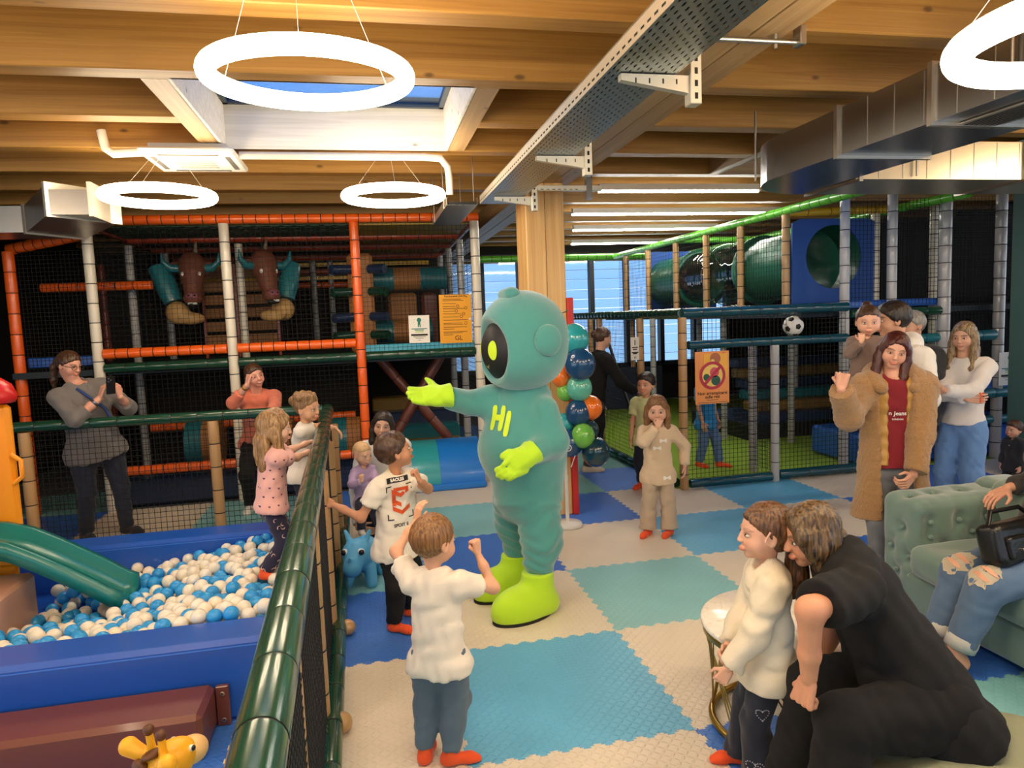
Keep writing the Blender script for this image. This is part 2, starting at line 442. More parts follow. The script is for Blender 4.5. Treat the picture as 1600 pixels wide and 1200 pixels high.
def thin_glass(name, tint=(1, 1, 1), gl=.08):
    m, n, l, b = node_mat(name); tr = n.new('ShaderNodeBsdfTransparent'); tr.inputs[0].default_value = (*tint, 1); g = n.new('ShaderNodeBsdfGlossy'); g.inputs['Roughness'].default_value = .04
    lw = n.new('ShaderNodeLayerWeight'); lw.inputs[0].default_value = .25; f = math_n(n, l, 'MULTIPLY_ADD', lw.outputs['Fresnel'], .6, gl); mx = n.new('ShaderNodeMixShader')
    l.new(f, mx.inputs[0]); l.new(tr.outputs[0], mx.inputs[1]); l.new(g.outputs[0], mx.inputs[2]); l.new(mx.outputs[0], n['Material Output'].inputs[0]); return m
M_GLASS = thin_glass('window_glass', (.93, .97, 1), .02)

# ================================================================ floor of interlocking foam tiles
fl = MB().box((-8, -6, -.06), (12, 15, -.014)).build('floor', mat('screed', '5b5f63', .8)); tag(fl, kind='structure')
def tooth_edge(n=21, a=.011):
    pts = [(0., 0.)]; w_ = 1/n
    for i in range(n):
        c = (i+.5)*w_; s_ = 1 if i % 2 else -1
        pts += [(c-.30*w_, 0), (c-.38*w_, a*s_), (c+.38*w_, a*s_), (c+.30*w_, 0)] if True else []
    return pts+[(1., 0.)]
E_ = tooth_edge()
poly = [(t, d) for t, d in E_[:-1]]+[(1+d, t) for t, d in E_[:-1]]+[(t, 1+d) for t, d in E_[:0:-1]]+[(d, t) for t, d in E_[:0:-1]]
tile_me = MB().prism(poly, -.014, 0).mesh('foam_tile'); tile_me.materials.append(TILE['c'])
# rows of tile colours, keyed by (column, row) in metres
ROWS = {-2: {-2: 'b', -1: 'c', 0: 't', 1: 'c', 2: 'b', 3: 'c', 4: 's'}, -1: {-3: 'c', -2: 'c', -1: 't', 0: 'c', 1: 'b', 2: 't', 3: 'c', 4: 'b'},
        0: {-4: 'c', -3: 'c', -2: 'b', -1: 'c', 0: 's', 1: 'c', 2: 'b', 3: 'b', 4: 'c', 5: 's'}, 1: {-5: 'c', -4: 's', -3: 'b', -2: 'c', -1: 'b', 0: 'c', 1: 't', 2: 'c', 3: 'b', 4: 'c', 5: 's', 6: 'c'},
        2: {-5: 'b', -4: 'c', -3: 's', -2: 'c', -1: 't', 0: 'b', 1: 'c', 2: 's', 3: 'c', 4: 'b', 5: 'c', 6: 'b'},
        3: {-5: 't', -4: 'b', -3: 'c', -2: 's', -1: 'c', 0: 't', 1: 'b', 2: 'c', 3: 's', 4: 'c', 5: 'b', 6: 'c'},
        4: {-5: 'b', -4: 'b', -3: 'c', -2: 't', -1: 'b', 0: 'c', 1: 'g', 2: 'b'}, 5: {-4: 't', 1: 'b', 2: 'g'}, 6: {1: 'c', 2: 'b'}, 7: {1: 'g', 2: 'c'}, 8: {1: 'b', 2: 't'}}
for j, row in ROWS.items():
    for i, c in row.items():
        o = link('foam_tile', tile_me, (), fl, local=True); o.location = (i, j, 0)
        o.material_slots[0].link = 'OBJECT'; o.material_slots[0].material = TILE[c]

# ================================================================ ceiling: deck, joists, girder, skylight
ZB, BH = 3.2, .36
SKX0, SKX1, SKY0, SKY1 = -1.29, .40, 1.58, 3.14
S2 = (3.3, 4.9, 2.45, 4.0)   # second roof light, over the right of the room
deck = MB(); zt = ZB+BH
def deck_holes(m):
    x0, x1, y0, y1 = -9, 12, -6, 16
    m.box((x0, y0, zt), (x1, SKY0, zt+.06)); m.box((x0, SKY0, zt), (SKX0, SKY1, zt+.06)); m.box((SKX1, SKY0, zt), (S2[0], SKY1, zt+.06))
    m.box((S2[1], SKY0, zt), (x1, S2[3], zt+.06)); m.box((S2[0], SKY0, zt), (S2[1], S2[2], zt+.06)); m.box((x0, SKY1, zt), (S2[0], S2[3], zt+.06)); m.box((x0, S2[3], zt), (x1, y1, zt+.06))
deck_holes(deck)
ceil_o = deck.build('ceiling', WOOD_X); tag(ceil_o, kind='structure')
by = [.65-.83*k for k in range(8, 0, -1)]+[.65, 1.51, 2.38, 3.22, 4.07, 4.90]+[4.90+.83*k for k in range(1, 13)]
for y in by:
    spans = [(-9, 12)]
    if SKY0-.05 < y < SKY1-.01: spans = [(-9, SKX0-.15), (SKX1+.15, 12)]
    if S2[2] < y < S2[3]: spans = [(a, b) for a, b in ((spans[-1][0], S2[0]-.1), (S2[1]+.1, 12))] if len(spans) == 1 else [spans[0], (spans[1][0], S2[0]-.1), (S2[1]+.1, 12)]
    for a, b in spans: MB().box((a, y-.075, ZB), (b, y+.075, zt), bev=.006).build('beam', WOOD_X, ceil_o)
for x in (SKX0-.16, SKX1+.01): MB().box((x, SKY0, ZB), (x+.15, SKY1, zt), bev=.006).build('trimmer_beam', WOOD_Y, ceil_o)
for x in (S2[0]-.1, S2[1]): MB().box((x, S2[2], ZB), (x+.1, S2[3], zt), bev=.006).build('trimmer_beam', WOOD_Y, ceil_o)
MB().box((1.20, -6, 2.985), (1.362, 15, ZB), bev=.004).build('girder_half', WOOD_Y, ceil_o)
MB().box((1.366, -6, 2.985), (1.525, 15, ZB), bev=.004).build('girder_half', WOOD_Y, ceil_o)
def roof_light(n, x0, x1, y0, y1, flare):
    root = empty('window_%d' % n, ((x0+x1)/2, (y0+y1)/2, zt), kind='structure')
    zg = 3.53; e = .02
    for nm, lo, hi in (('reveal_panel', (x0, y1-.001, ZB), (x1, y1+e, zg)), ('reveal_panel', (x0, y0-e, ZB), (x1, y0+.001, zg)),
                       ('reveal_panel', (x0-e, y0, ZB), (x0+.001, y1, zg)), ('reveal_panel', (x1-.001, y0, ZB), (x1+e, y1, zg))):
        MB().box(lo, hi).build(nm, PALE, root)
    g = MB()
    for a, b in (((x0-.03, y0-.03), (x1+.03, y0+.04)), ((x0-.03, y1-.04), (x1+.03, y1+.03)), ((x0-.03, y0), (x0+.04, y1)), ((x1-.04, y0), (x1+.03, y1))):
        g.box((*a, zg), (*b, zg+.05))
    g.build('window_frame', mat('skylight_frame', '3d4650', .5), root)
    MB().box((x0, y0, zg+.02), (x1, y1, zg+.026)).build('pane', thin_glass('skylight_glass_%d' % n, (.42, .64, .88), .0), root)
roof_light(1, SKX0, SKX1, SKY0, SKY1, .1); roof_light(2, *S2, .1)
# timber column with the red board on its right side
colm = MB().box((1.10, 3.33, 0), (1.448, 3.72, 2.985), bev=.008).build('timber_column', WOOD_Z); tag(colm, kind='structure')
MB().box((1.449, 3.31, 0), (1.505, 3.70, 1.98), bev=.006).build('red_board', mat('red_paint', 'c5291e', .5), colm)
MB().box((1.272, 3.326, 0), (1.276, 3.331, 2.985)).build('glue_joint', mat('glue_line', '8c6536', .7), colm)

# ================================================================ outer walls
wl = MB().box((-4.9, 2.2, 0), (-4.8, 15, zt)).build('wall_left', M_DARK); tag(wl, kind='structure')
tw = MB().box((-4.0, 4.2, 0), (-3.9, 4.95, 2.62), bev=.01).build('wall_pier', M_GREYWALL); tag(tw, kind='structure')
wb = MB().box((-4.9, 10.9, 0), (1.2, 11., zt)); wb.box((1.2, 10.9, 0), (12, 11., .75)); wb.box((1.2, 10.9, 3.02), (12, 11, zt)); wb.box((7.2, 10.9, .75), (12, 11, 3.02))
wb = wb.build('wall_back', M_DARK); tag(wb, kind='structure')
wr = MB().box((9.4, -1, 0), (9.5, 15, .9)); wr.box((9.4, 4.2, .9), (9.5, 15, zt)); wr = wr.build('wall_right', M_DARK); tag(wr, kind='structure')
wf = MB().box((-8, -6.1, 0), (12, -6., 1.0)); wf.box((-8, -6.1, 2.7), (12, -6., zt))  # unseen wall with a window band, added to cut sky light from behind
for x in np.arange(-8, 12.1, 2.): wf.box((x-.08, -6.1, 1.), (x+.08, -6., 2.7))
wf = wf.build('wall_front_added', M_GREYWALL); tag(wf, kind='structure')
pg = MB().box((6.06, 2.7, 0), (6.6, 3.2, zt), bev=.01).build('wall_pillar', mat('green_grey_paint', '3f5e5a', .55)); tag(pg, kind='structure')
wn = empty('window_3', (4.2, 10.9, .75), kind='structure'); xs = np.linspace(1.2, 7.2, 9)
for x in xs: MB().box((x-.045, 10.82, .75), (x+.045, 10.98, 3.02)).build('mullion', mat('dark_frame', '20242a', .5), wn)
for z in (.75, 3.0): MB().box((1.2, 10.82, z-.03), (7.2, 10.98, z+.05)).build('window_rail', MATS['dark_frame'], wn)
for i in range(8): MB().box((xs[i]+.045, 10.89, .8), (xs[i+1]-.045, 10.896, 2.97)).build('pane', M_GLASS, wn)
fc = empty('neighbouring_facade', (4, 21, 0), 'pale blue clapboard facade outside the back windows', 'building')
for k in range(22): MB().box((-12, 21+.03*(k % 2), k*.34), (26, 21.3, k*.34+.32)).build('siding_board', mat('blue_siding', '9fc0dd', .7), fc)

# ================================================================ ring lamps
ringm = mat('lamp_diffuser', 'fff4dc', .5, emit=LAMPC, es=LAMP)
def ring_lamp(x, y, z, R, r, label, tilt=0.):
    root = empty('ring_lamp', (x, y, z), label, 'ceiling lamp', 'ring lamps under the joists')
    pts = [(x+R*math.cos(t), y+R*math.sin(t), z+tilt*R*math.sin(t)) for t in np.linspace(0, 2*math.pi, 72, endpoint=False)]
    MB().tube(pts, r, 16, closed=True).build('glowing_ring', ringm, root)
    for a in (.6, 2.7, 4.7):
        p = np.array([x+R*math.cos(a), y+R*math.sin(a), z+r*.9+tilt*R*math.sin(a)]); jy = min(by, key=lambda b_: abs(b_-y)); q = np.array([x+.08*math.cos(a), jy+.03*math.sin(a), ZB])
        MB().tube([p, q], .0011, 5).build('suspension_wire', M_ALU, root)
ring_lamp(-.475, .215, 2.78, .371, .036, 'large glowing ring lamp hanging in front of the skylight', .045)
ring_lamp(-1.738, 2.91, 2.80, .363, .036, 'glowing ring lamp below the air conditioner, above the orange rail')
ring_lamp(-.046, 2.91, 2.80, .367, .036, 'glowing ring lamp just left of the cable tray end')
ring_lamp(1.95, -.90, 2.62, .40, .045, 'glowing ring lamp cut off at the top right corner')
for x, y, lab in ((-1.9, -1.1, 'added ring lamp above the camera to the left, out of view'), (.2, -1.5, 'added ring lamp straight above the camera, out of view'), (3.75, -1.0, 'added ring lamp right of the duct, out of view'), (-3.6, .3, 'added ring lamp over the left end of the ball pit, out of view'), (-.9, -3.6, 'added ring lamp behind the camera to the left, out of view'), (3.9, -3.6, 'added ring lamp behind the camera to the right, out of view'), (5.6, .6, 'added ring lamp right of the sofa, out of view')): ring_lamp(x, y, 2.90, .418, .043, lab)  # unseen lamps added to even out the overhead light

# linear lights along the joists at the back
ledm = mat('led_strip', 'ffffff', .5, emit=(1, .95, .85), es=34)
for (xa, ya), (xb, yb), lab in (((935, 300), (1185, 299), 'bright strip light nearest the column, over the caged pitch'), ((890, 338), (1225, 331), 'second strip light behind the timber column'),
                                ((890, 363), (1130, 355), 'third strip light behind the timber column'), ((890, 383), (1050, 378), 'farthest strip light over the caged pitch')):
    a = W(xa, ya, Z=3.12); b = W(xb, yb, Z=3.12); y = min((a[1]+b[1])/2, 10.2)
    rt = empty('strip_light', ((a[0]+b[0])/2, y, 3.12), lab, 'strip light', 'strip lights at the back')
    MB().box((a[0], y-.035, 3.135), (b[0], y+.035, 3.2)).build('housing', M_WHITEP, rt)
    MB().box((a[0], y-.018, 3.112), (b[0], y+.018, 3.134)).build('diffuser', ledm, rt)

# ================================================================ air conditioner, pipes
ac = empty('air_conditioner', (-1.53, 3.23, 3.11), 'white square ceiling cassette air conditioner between the joists', 'air conditioner')
x0, x1, y0, y1, z = -1.86, -1.20, 2.90, 3.56, 3.11
MB().box((x0, y0, z), (x1, y1, z+.045), bev=.012).build('panel', M_WHITEP, ac)
MB().box((x0+.06, y0+.06, z+.045), (x1-.06, y1-.06, 3.195)).build('body', mat('grey_casing', 'a7a8a6', .5), ac)
g = MB().box((x0+.17, y0+.17, z-.008), (x1-.17, y1-.17, z), bev=.004).build('intake_grille', M_WHITEP, ac)
gm = mat('grille_shadow', '6d6a63', .7)
for k in range(9):
    yy = y0+.19+k*.034; MB().box((x0+.185, yy, z-.0095), (x1-.185, yy+.016, z-.0075)).build('grille_slot', gm, g)
for lo, hi in (((x0+.12, y0+.05), (x1-.12, y0+.085)), ((x0+.12, y1-.085), (x1-.12, y1-.05)), ((x0+.05, y0+.12), (x0+.085, y1-.12)), ((x1-.085, y0+.12), (x1-.05, y1-.12))):
    MB().box((*lo, z-.004), (*hi, z+.002)).build('louvre', mat('louvre_dark', '5d5a55', .6), ac)
def pipe(name, pts, r, m, label):
    o = MB().tube(pts, r, 12).build(name, m); tag(o, label, 'pipe'); return o
pipe('refrigerant_pipe', [(-1.20, 3.16, 3.155), (.22, 3.16, 3.155), (.36, 3.16, 3.145), (.42, 3.18, 3.08), (.43, 3.19, 2.98), (.43, 3.2, 2.86)], .03, mat('cream_pipe', 'd8cfbd', .5), 'cream pipe running from the air conditioner to the cable tray')
pipe('drain_pipe', [(-1.86, 3.05, 3.15), (-2.06, 3.05, 3.135), (-2.11, 3.05, 3.17), (-2.13, 3.05, 3.3)], .032, MATS['cream_pipe'], 'short cream pipe on the left of the air conditioner')

# ================================================================ cable tray
def tray_mat():
    m, n, l, b = node_mat('perforated_steel'); b.inputs['Base Color'].default_value = (*srgb('8f9694'), 1); b.inputs['Metallic'].default_value = 1; b.inputs['Roughness'].default_value = .38
    t = n.new('ShaderNodeTexCoord'); s = n.new('ShaderNodeSeparateXYZ'); l.new(t.outputs['Object'], s.inputs[0])
    u = math_n(n, l, 'MULTIPLY', s.outputs['X'], 1/.026); fu = math_n(n, l, 'FLOOR', u); du = math_n(n, l, 'ABSOLUTE', math_n(n, l, 'SUBTRACT', math_n(n, l, 'SUBTRACT', u, fu), .5))
    sh = math_n(n, l, 'MULTIPLY', math_n(n, l, 'PINGPONG', fu, 1.), .5)
    v = math_n(n, l, 'ADD', math_n(n, l, 'MULTIPLY', s.outputs['Y'], 1/.06), sh); dv = math_n(n, l, 'ABSOLUTE', math_n(n, l, 'SUBTRACT', math_n(n, l, 'FRACT', v), .5))
    hole = math_n(n, l, 'MULTIPLY', math_n(n, l, 'LESS_THAN', du, .13), math_n(n, l, 'LESS_THAN', dv, .26))
    tr = n.new('ShaderNodeBsdfTransparent'); mx = n.new('ShaderNodeMixShader'); l.new(hole, mx.inputs[0]); l.new(b.outputs[0], mx.inputs[1]); l.new(tr.outputs[0], mx.inputs[2])
    l.new(mx.outputs[0], n['Material Output'].inputs[0]); return m
TRAY = tray_mat()
def tray(name, x0, x1, ya, yb, z, label, slots=True):
    rt = empty(name, ((x0+x1)/2, (ya+yb)/2, z), label, 'cable tray')
    MB().box((x0, ya, z), (x1, yb, z+.003)).build('tray_bottom', TRAY, rt)
    MB().box((x0-.003, ya, z), (x0, yb, z+.062)).build('side_flange', M_ALU, rt)
    MB().box((x0-.006, ya, z+.062), (x0+.012, yb, z+.066)).build('flange_lip', M_STEEL, rt)
    MB().box((x1, ya, z), (x1+.003, yb, z+.062)).build('side_flange', M_STEEL, rt)
    for k in range(9): MB().tube([(x0+.03+k*(x1-x0-.06)/8, ya+.01, z+.018), (x0+.03+k*(x1-x0-.06)/8, yb-.01, z+.018)], .014, 8).build('cable', mat('added_black_cable', '141312', .6), rt)  # unseen cables added so the tray holes look dark
    if slots:
        k = MB(); y = ya+.03
        while y < yb-.05: k.box((x0-.0042, y, z+.018), (x0-.0028, y+.03, z+.026)); y += .06
        k = k.build('slot_row', mat('slot_dark', '17140f', .8), rt); tag(k, kind='stuff')
    return rt
tray('cable_tray', .70, 1.00, -5, 3.30, 2.80, 'long perforated steel cable tray beside the timber girder')
tray('cable_tray', .42, .68, 3.35, 4.6, 2.80, 'short end of cable tray above the orange rail corner', False)
for k_, y in enumerate((3.55, 4.4)):
    for x in (.415, .685): MB().tube([(x, y, 2.80), (x, y, 3.56)], .005, 6).build('hanger_rod', M_STEEL, bpy.data.objects['cable_tray.001'])
def bracket(y, x0, lab, zt_=2.80):
    rt = empty('tray_bracket', (1.08, y, zt_), lab, 'bracket', 'tray brackets')
    pr = [(x0+.06, zt_-.004), (1.06, zt_-.004), (1.06, zt_-.075), (x0+.06, zt_-.03)]
    m = MB(); n_ = len(pr); v = [(x, y-.018, z) for x, z in pr]+[(x, y+.018, z) for x, z in pr]
    m.add(v, [(0, 1, 2, 3), (7, 6, 5, 4)]+[(i, 4+i, 4+(i+1) % 4, (i+1) % 4) for i in range(4)][::1]); m.build('arm', M_ALU, rt)
    for k in range(5):
        xx = x0+.12+k*.06; MB().box((xx, y-.0192, zt_-.04), (xx+.006, y-.0178, zt_-.02)).build('arm_slot', MATS['slot_dark'], rt)
    up = MB().box((1.06, y-.03, zt_-.12), (1.11, y+.03, 2.985), bev=.003).build('upright', M_ALU, rt)
    for k in range(5): MB().box((1.078, y-.0312, zt_-.10+k*.05), (1.092, y-.0298, zt_-.075+k*.05)).build('upright_slot', MATS['slot_dark'], up)
    MB().box((1.04, y-.03, 2.978), (1.24, y+.03, 2.986)).build('top_plate', M_STEEL, rt)
bracket(.12, .70, 'tray bracket nearest the camera, with pale slotted arm'); bracket(1.55, .70, 'tray bracket midway along the cable tray'); bracket(2.95, .70, 'tray bracket right against the timber column')
bc = empty('girder_clamp', (1.35, .12, 2.96), 'threaded steel rod clamp under the timber girder', 'clamp')
MB().tube([(1.10, .12, 2.955), (1.60, .12, 2.955)], .012, 8).build('rod', M_STEEL, bc); MB().box((1.57, .09, 2.94), (1.60, .15, 3.02), bev=.004).build('end_plate', M_STEEL, bc)
for xx in (1.14, 1.47): MB().tube([(xx, .12, 2.925), (xx, .12, 2.985)], .008, 6).build('bolt', M_STEEL, bc)
sr = empty('support_rail', (1.4, 3.0, 2.9), 'pale slotted steel rail across the top of the timber column', 'steel rail')
MB().box((1.03, 3.08, 2.87), (1.72, 3.12, 2.915), bev=.003).build('rail', M_ALU, sr)
for k in range(9): MB().box((1.08+k*.05, 3.0788, 2.878), (1.105+k*.05, 3.0802, 2.884)).build('rail_slot', MATS['slot_dark'], sr)
MB().box((1.58, 3.07, 2.80), (1.63, 3.13, 3.2), bev=.003).build('drop_rod', M_STEELD, sr)

# ================================================================ ventilation ducts
du = empty('ventilation_duct', (2.78, 0, 2.7), 'big galvanised duct with rounded elbow at upper right', 'duct')
def duct_poly(ya, yb):
    pts = [(2.47, ya), (3.09, ya), (3.09, 1.62)]
    return pts
out = [(2.47, -5.0), (3.09, -5.0), (3.09, 1.70), (3.40, 1.74)]
arc = [(3.09+.03-.65*math.cos(t)+0.0, 1.70+.62*math.sin(t)) for t in np.linspace(math.pi/2, 0, 10)]
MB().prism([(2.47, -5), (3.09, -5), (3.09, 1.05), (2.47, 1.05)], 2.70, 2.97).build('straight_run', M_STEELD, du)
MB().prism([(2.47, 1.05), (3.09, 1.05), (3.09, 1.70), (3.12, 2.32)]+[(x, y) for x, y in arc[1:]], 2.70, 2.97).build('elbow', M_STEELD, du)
MB().box((3.12, 1.72, 2.70), (6.06, 2.32, 2.97)).build('branch_run', mat('duct_steel_painted_lit', 'cfc4a8', .34, 1.), du)  # warm light falling on this run is put into its steel colour
for y in (.35, 1.05): MB().box((2.452, y-.014, 2.682), (3.108, y+.014, 2.988)).build('flange', M_STEEL, du)
for x in (3.15, 4.55): MB().box((x-.014, 1.702, 2.682), (x+.014, 2.338, 2.988)).build('flange', M_STEEL, du)
for k in range(14): MB().box((2.4675, -1.8+k*.2, 2.705), (2.4705, -1.797+k*.2, 2.965)).build('fold_seam', M_STEEL, du)
for k in range(14): MB().box((3.3+k*.2, 1.7175, 2.705), (3.303+k*.2, 1.7205, 2.965)).build('fold_seam', M_STEEL, du)
gr = MB().box((2.62, -.42, 2.688), (2.86, .40, 2.70), bev=.004).build('air_grille', M_STEEL, du)
for k in range(7): MB().box((2.645+k*.028, -.38, 2.6865), (2.659+k*.028, .36, 2.689)).build('grille_slot', MATS['slot_dark'], gr)
for x, y in ((2.45, -.1), (2.45, 1.9), (3.6, 1.70), (4.7, 1.70)): MB().tube([(x, y, 2.72), (x, y, 3.2)], .008, 6).build('hanger_rod', M_STEEL, du)
dl = empty('ventilation_duct', (-3, 3.6, 2.6), 'galvanised duct bend at the left edge above the orange rail', 'duct')
def slab(name, poly, z0, z1, m, p): MB().prism(poly, z0, z1).build(name, m, p)
slab('straight_run', [(-6, 4.04), (-3.09, 4.02), (-2.8, 4.5), (-6, 4.5)], 2.70, 2.92, M_STEEL, dl)
slab('angled_run', [(-3.09, 4.02), (-2.54, 3.06), (-2.2, 3.5), (-2.8, 4.5)], 2.70, 2.92, M_STEEL, dl)
slab('end_run', [(-2.54, 3.06), (-2.24, 3.075), (-2.24, 3.5), (-2.26, 3.5)], 2.70, 2.88, M_STEEL, dl)
for p, q in (((-3.09, 4.02), (-2.8, 4.5)), ((-2.54, 3.06), (-2.2, 3.5)), ((-2.25, 3.07), (-2.25, 3.51))):
    p = np.array(p); q = np.array(q); t_ = norm(np.array([*(q-p), 0]))[:2]; n_ = np.array([-t_[1], t_[0]])*.014; p = p-t_*.015; q = q+t_*.015
    MB().prism([p-n_, q-n_, q+n_, p+n_][::1], 2.685, 2.935).build('flange', M_ALU, dl)
# ================================================================ soft-play equipment: padded tubes and nets
def vinyl(name, c, rough=.32): return mat(name, c, rough, coat=.25, var=(3, .06))
V_OR = vinyl('orange_vinyl', 'f0641a'); V_WH = vinyl('cream_vinyl', 'e6dcc8'); V_GN = vinyl('dark_green_vinyl', '14402f', .22); V_TAN = vinyl('tan_vinyl', 'b58d5c', .4)
V_GREY = vinyl('grey_vinyl', 'a9a7a6', .25); V_LIME = vinyl('lime_vinyl', '66bf38', .3); V_RED = vinyl('rust_vinyl', 'a53c1c'); V_BLUE = vinyl('blue_vinyl', '1c5cc0', .35)
V_TEAL = vinyl('teal_vinyl', '1d6f7a', .35); V_BRN = vinyl('brown_vinyl', '6f3a2c', .45); V_CYAN = vinyl('cyan_vinyl', '3fa7c4', .35); V_YEL = vinyl('yellow_vinyl', 'e8b521', .4)
V_GOAL = vinyl('petrol_vinyl', '0f4350', .25); V_DKBL = vinyl('navy_vinyl', '1d3155', .4)
def pad_tube(name, a, b, r, m, parent, pitch=.15, seg=14, pinch=.965):
    """foam sleeve with black cable ties"""
    a = np.array(a, float); b = np.array(b, float); L = np.linalg.norm(b-a); d = (b-a)/L; n = max(1, round(L/pitch)); st = L/n; t = .0035
    mb = MB(); prev = None
    for i in range(n):
        s0, s1 = i*st+t, (i+1)*st-t; pr = [(s0, pinch), (s0+min(.012, st*.2), 1.), (s1-min(.012, st*.2), 1.), (s1, pinch)]
        jit = 1+random.uniform(-.012, .012)
        mb.tube([a+d*s for s, _ in pr], [r*k*jit for _, k in pr], seg, 0, caps=(i in (0, n-1)))
        if i < n-1: mb.tube([a+d*(s1-.001), a+d*(s1+2*t+.001)], r*.975, seg, 1, caps=False)
    return mb.build(name, [m, M_TIE], parent)
def net(name, p, u, v, parent, cell=.05, th=.0032, m=None, sag=0.):
    p = np.array(p, float); u = np.array(u, float); v = np.array(v, float); lu, lv = np.linalg.norm(u), np.linalg.norm(v); n = norm(np.cross(u, v))
    V = []; F = []
    def strand(a, b, e):
        k = len(V); w1 = e*th/2; w2 = n*th/2
        V.extend([a-w1-w2, a+w1-w2, a+w1+w2, a-w1+w2, b-w1-w2, b+w1-w2, b+w1+w2, b-w1+w2])
        F.extend([(k, k+1, k+5, k+4), (k+1, k+2, k+6, k+5), (k+2, k+3, k+7, k+6), (k+3, k, k+4, k+7)])
    nu = max(1, round(lu/cell)); nv = max(1, round(lv/cell))
    for i in range(nu+1): strand(p+u*i/nu, p+u*i/nu+v, u/lu)
    for j in range(nv+1): strand(p+v*j/nv, p+v*j/nv+u, v/lv)
    o = link(name, mesh_np(name, np.array(V), np.array(F), False), m or M_BLACKNET, parent)
    o['kind'] = 'stuff'; return o

# ---------------------------------------------------------------- orange climbing frame at the back left
cf = empty('climbing_frame', (-1.4, 5.0, 0), 'two-storey orange and cream climbing frame with black nets', 'climbing frame')
YF = 4.95; PX = (-2.95, -1.68, -.385, .90)
for x, m in zip(PX, (V_WH, V_WH, V_OR, V_WH)): pad_tube('post', (x, YF, 0), (x, YF, 2.89), .05, m, cf, .19)
pad_tube('rail', (-3.02, YF, 2.93), (.95, YF, 2.93), .046, V_OR, cf, .13)
pad_tube('rail', (-2.90, YF, 1.615), (-1.73, YF, 1.615), .05, V_OR, cf, .12); pad_tube('rail', (-1.63, YF, 1.615), (-.43, YF, 1.615), .05, V_OR, cf, .12)
for a, b in ((-2.90, -1.73), (-1.63, -.43), (-.335, .86)): pad_tube('deck_rail', (a, YF, 1.47), (b, YF, 1.47), .048, V_GN, cf, .18)
for a, b in ((-2.90, -1.73), (-1.63, -.43)): pad_tube('rail', (a, YF+.02, .41), (b, YF+.02, .41), .05, V_OR, cf, .12)
pad_tube('rail', (-3.0, 5.0, 2.80), (-3.74, 5.16, 2.68), .055, V_OR, cf, .10); pad_tube('post', (-3.72, 5.1, 0), (-3.72, 5.1, 2.66), .052, V_OR, cf, .2)
pad_tube('rail', (-3.7, 5.7, 2.33), (-2.6, 5.7, 2.33), .05, V_OR, cf, .17)
MB().box((-3.75, 5.0, 1.40), (.88, 8.6, 1.46)).build('deck', mat('dark_deck', '1d2a33', .7), cf)
MB().box((-.36, 4.99, 1.50), (.86, 5.06, 1.585), bev=.01).build('deck_edge_pad', V_CYAN, cf); MB().box((-3.66, 5.12, 1.50), (-3.0, 5.2, 1.60), bev=.01).build('deck_edge_pad', V_BLUE, cf)
# posts and rails further in
for x, y, z0, z1, m in ((-2.90, 6.0, 0, 2.8, V_GREY), (-2.75, 6.9, 0, 2.8, V_GREY), (-2.1, 8.2, 0, 2.8, V_GREY), (-1.72, 6.0, 0, 2.8, V_WH), (-1.05, 8.2, 0, 2.8, V_GREY), (.86, 5.9, 0, 2.8, V_GREY), (.84, 6.9, 0, 2.8, V_GREY), (.83, 7.9, 0, 2.8, V_GREY), (-3.6, 7.2, 0, 2.7, V_RED), (-.4, 8.3, 0, 2.8, V_GREY), (-.8, 8.3, 1.4, 2.8, V_GREY)):
    pad_tube('post', (x, y, z0), (x, y, z1), .045, m, cf, .2, 10)
for y, z, m in ((6.9, 2.84, V_RED), (7.9, 2.80, V_RED), (8.3, 2.62, V_RED), (8.3, 2.42, V_OR), (6.0, 2.86, V_RED)): pad_tube('rail', (-2.9, y, z), (.86, y, z), .045, m, cf, .16, 10)
MB().box((-2.9, 8.22, 2.50), (.80, 8.26, 2.55)).build('yellow_rail', V_YEL, cf)
MB().box((-2.7, 8.32, 2.70), (.7, 8.36, 2.76)).build('yellow_rail', V_YEL, cf)
for x in (.90, -2.95): pad_tube('rail', (x, 5.0, 2.90), (x, 8.3, 2.86), .045, V_RED, cf, .16, 10)
# woven roof over the first two bays, yellow roof panel over the third
rm = mat('green_webbing', '2d4a3a', .7)
for k in range(14): MB().box((-2.9, 5.05+k*.13, 2.875-.008*(k % 2)), (-.42, 5.14+k*.13, 2.882-.008*(k % 2))).build('roof_strap', rm, cf)
for k in range(18): MB().box((-2.88+k*.137, 5.02, 2.864), (-2.80+k*.137, 6.9, 2.870)).build('roof_strap', rm, cf)
MB().box((-.33, 5.05, 2.87), (.86, 6.0, 2.885)).build('roof_panel', mat('olive_panel', 'a58c2e', .5), cf); MB().box((-.33, 6.05, 2.87), (.86, 8.2, 2.885)).build('roof_panel', MATS['olive_panel'], cf)
# nets
for a, b in ((-2.9, -1.73), (-1.63, -.43)): net('safety_net', (a, YF+.035, 1.64), (b-a, 0, 0), (0, 0, 1.26), cf)
net('safety_net', (-.335, YF+.035, 1.5), (1.19, 0, 0), (0, 0, 1.4), cf)
for a, b in ((-2.9, -1.73), (-1.63, -.43)): net('safety_net', (a, YF+.035, .05), (b-a, 0, 0), (0, 0, 1.38), cf)
net('safety_net', (.9, 5.0, 1.5), (0, 3.2, 0), (0, 0, 1.36), cf); net('safety_net', (.9, 5.0, .05), (0, 3.2, 0), (0, 0, 1.36), cf)
net('safety_net', (-2.9, 6.05, 1.5), (3.75, 0, 0), (0, 0, 1.35), cf, .045)
net('safety_net', (-2.92, 5.0, .05), (-.8, .12, 0), (0, 0, 2.6), cf, .04, .004); net('safety_net', (-2.95, 5.0, 1.5), (0, 3, 0), (0, 0, 1.3), cf, .045)
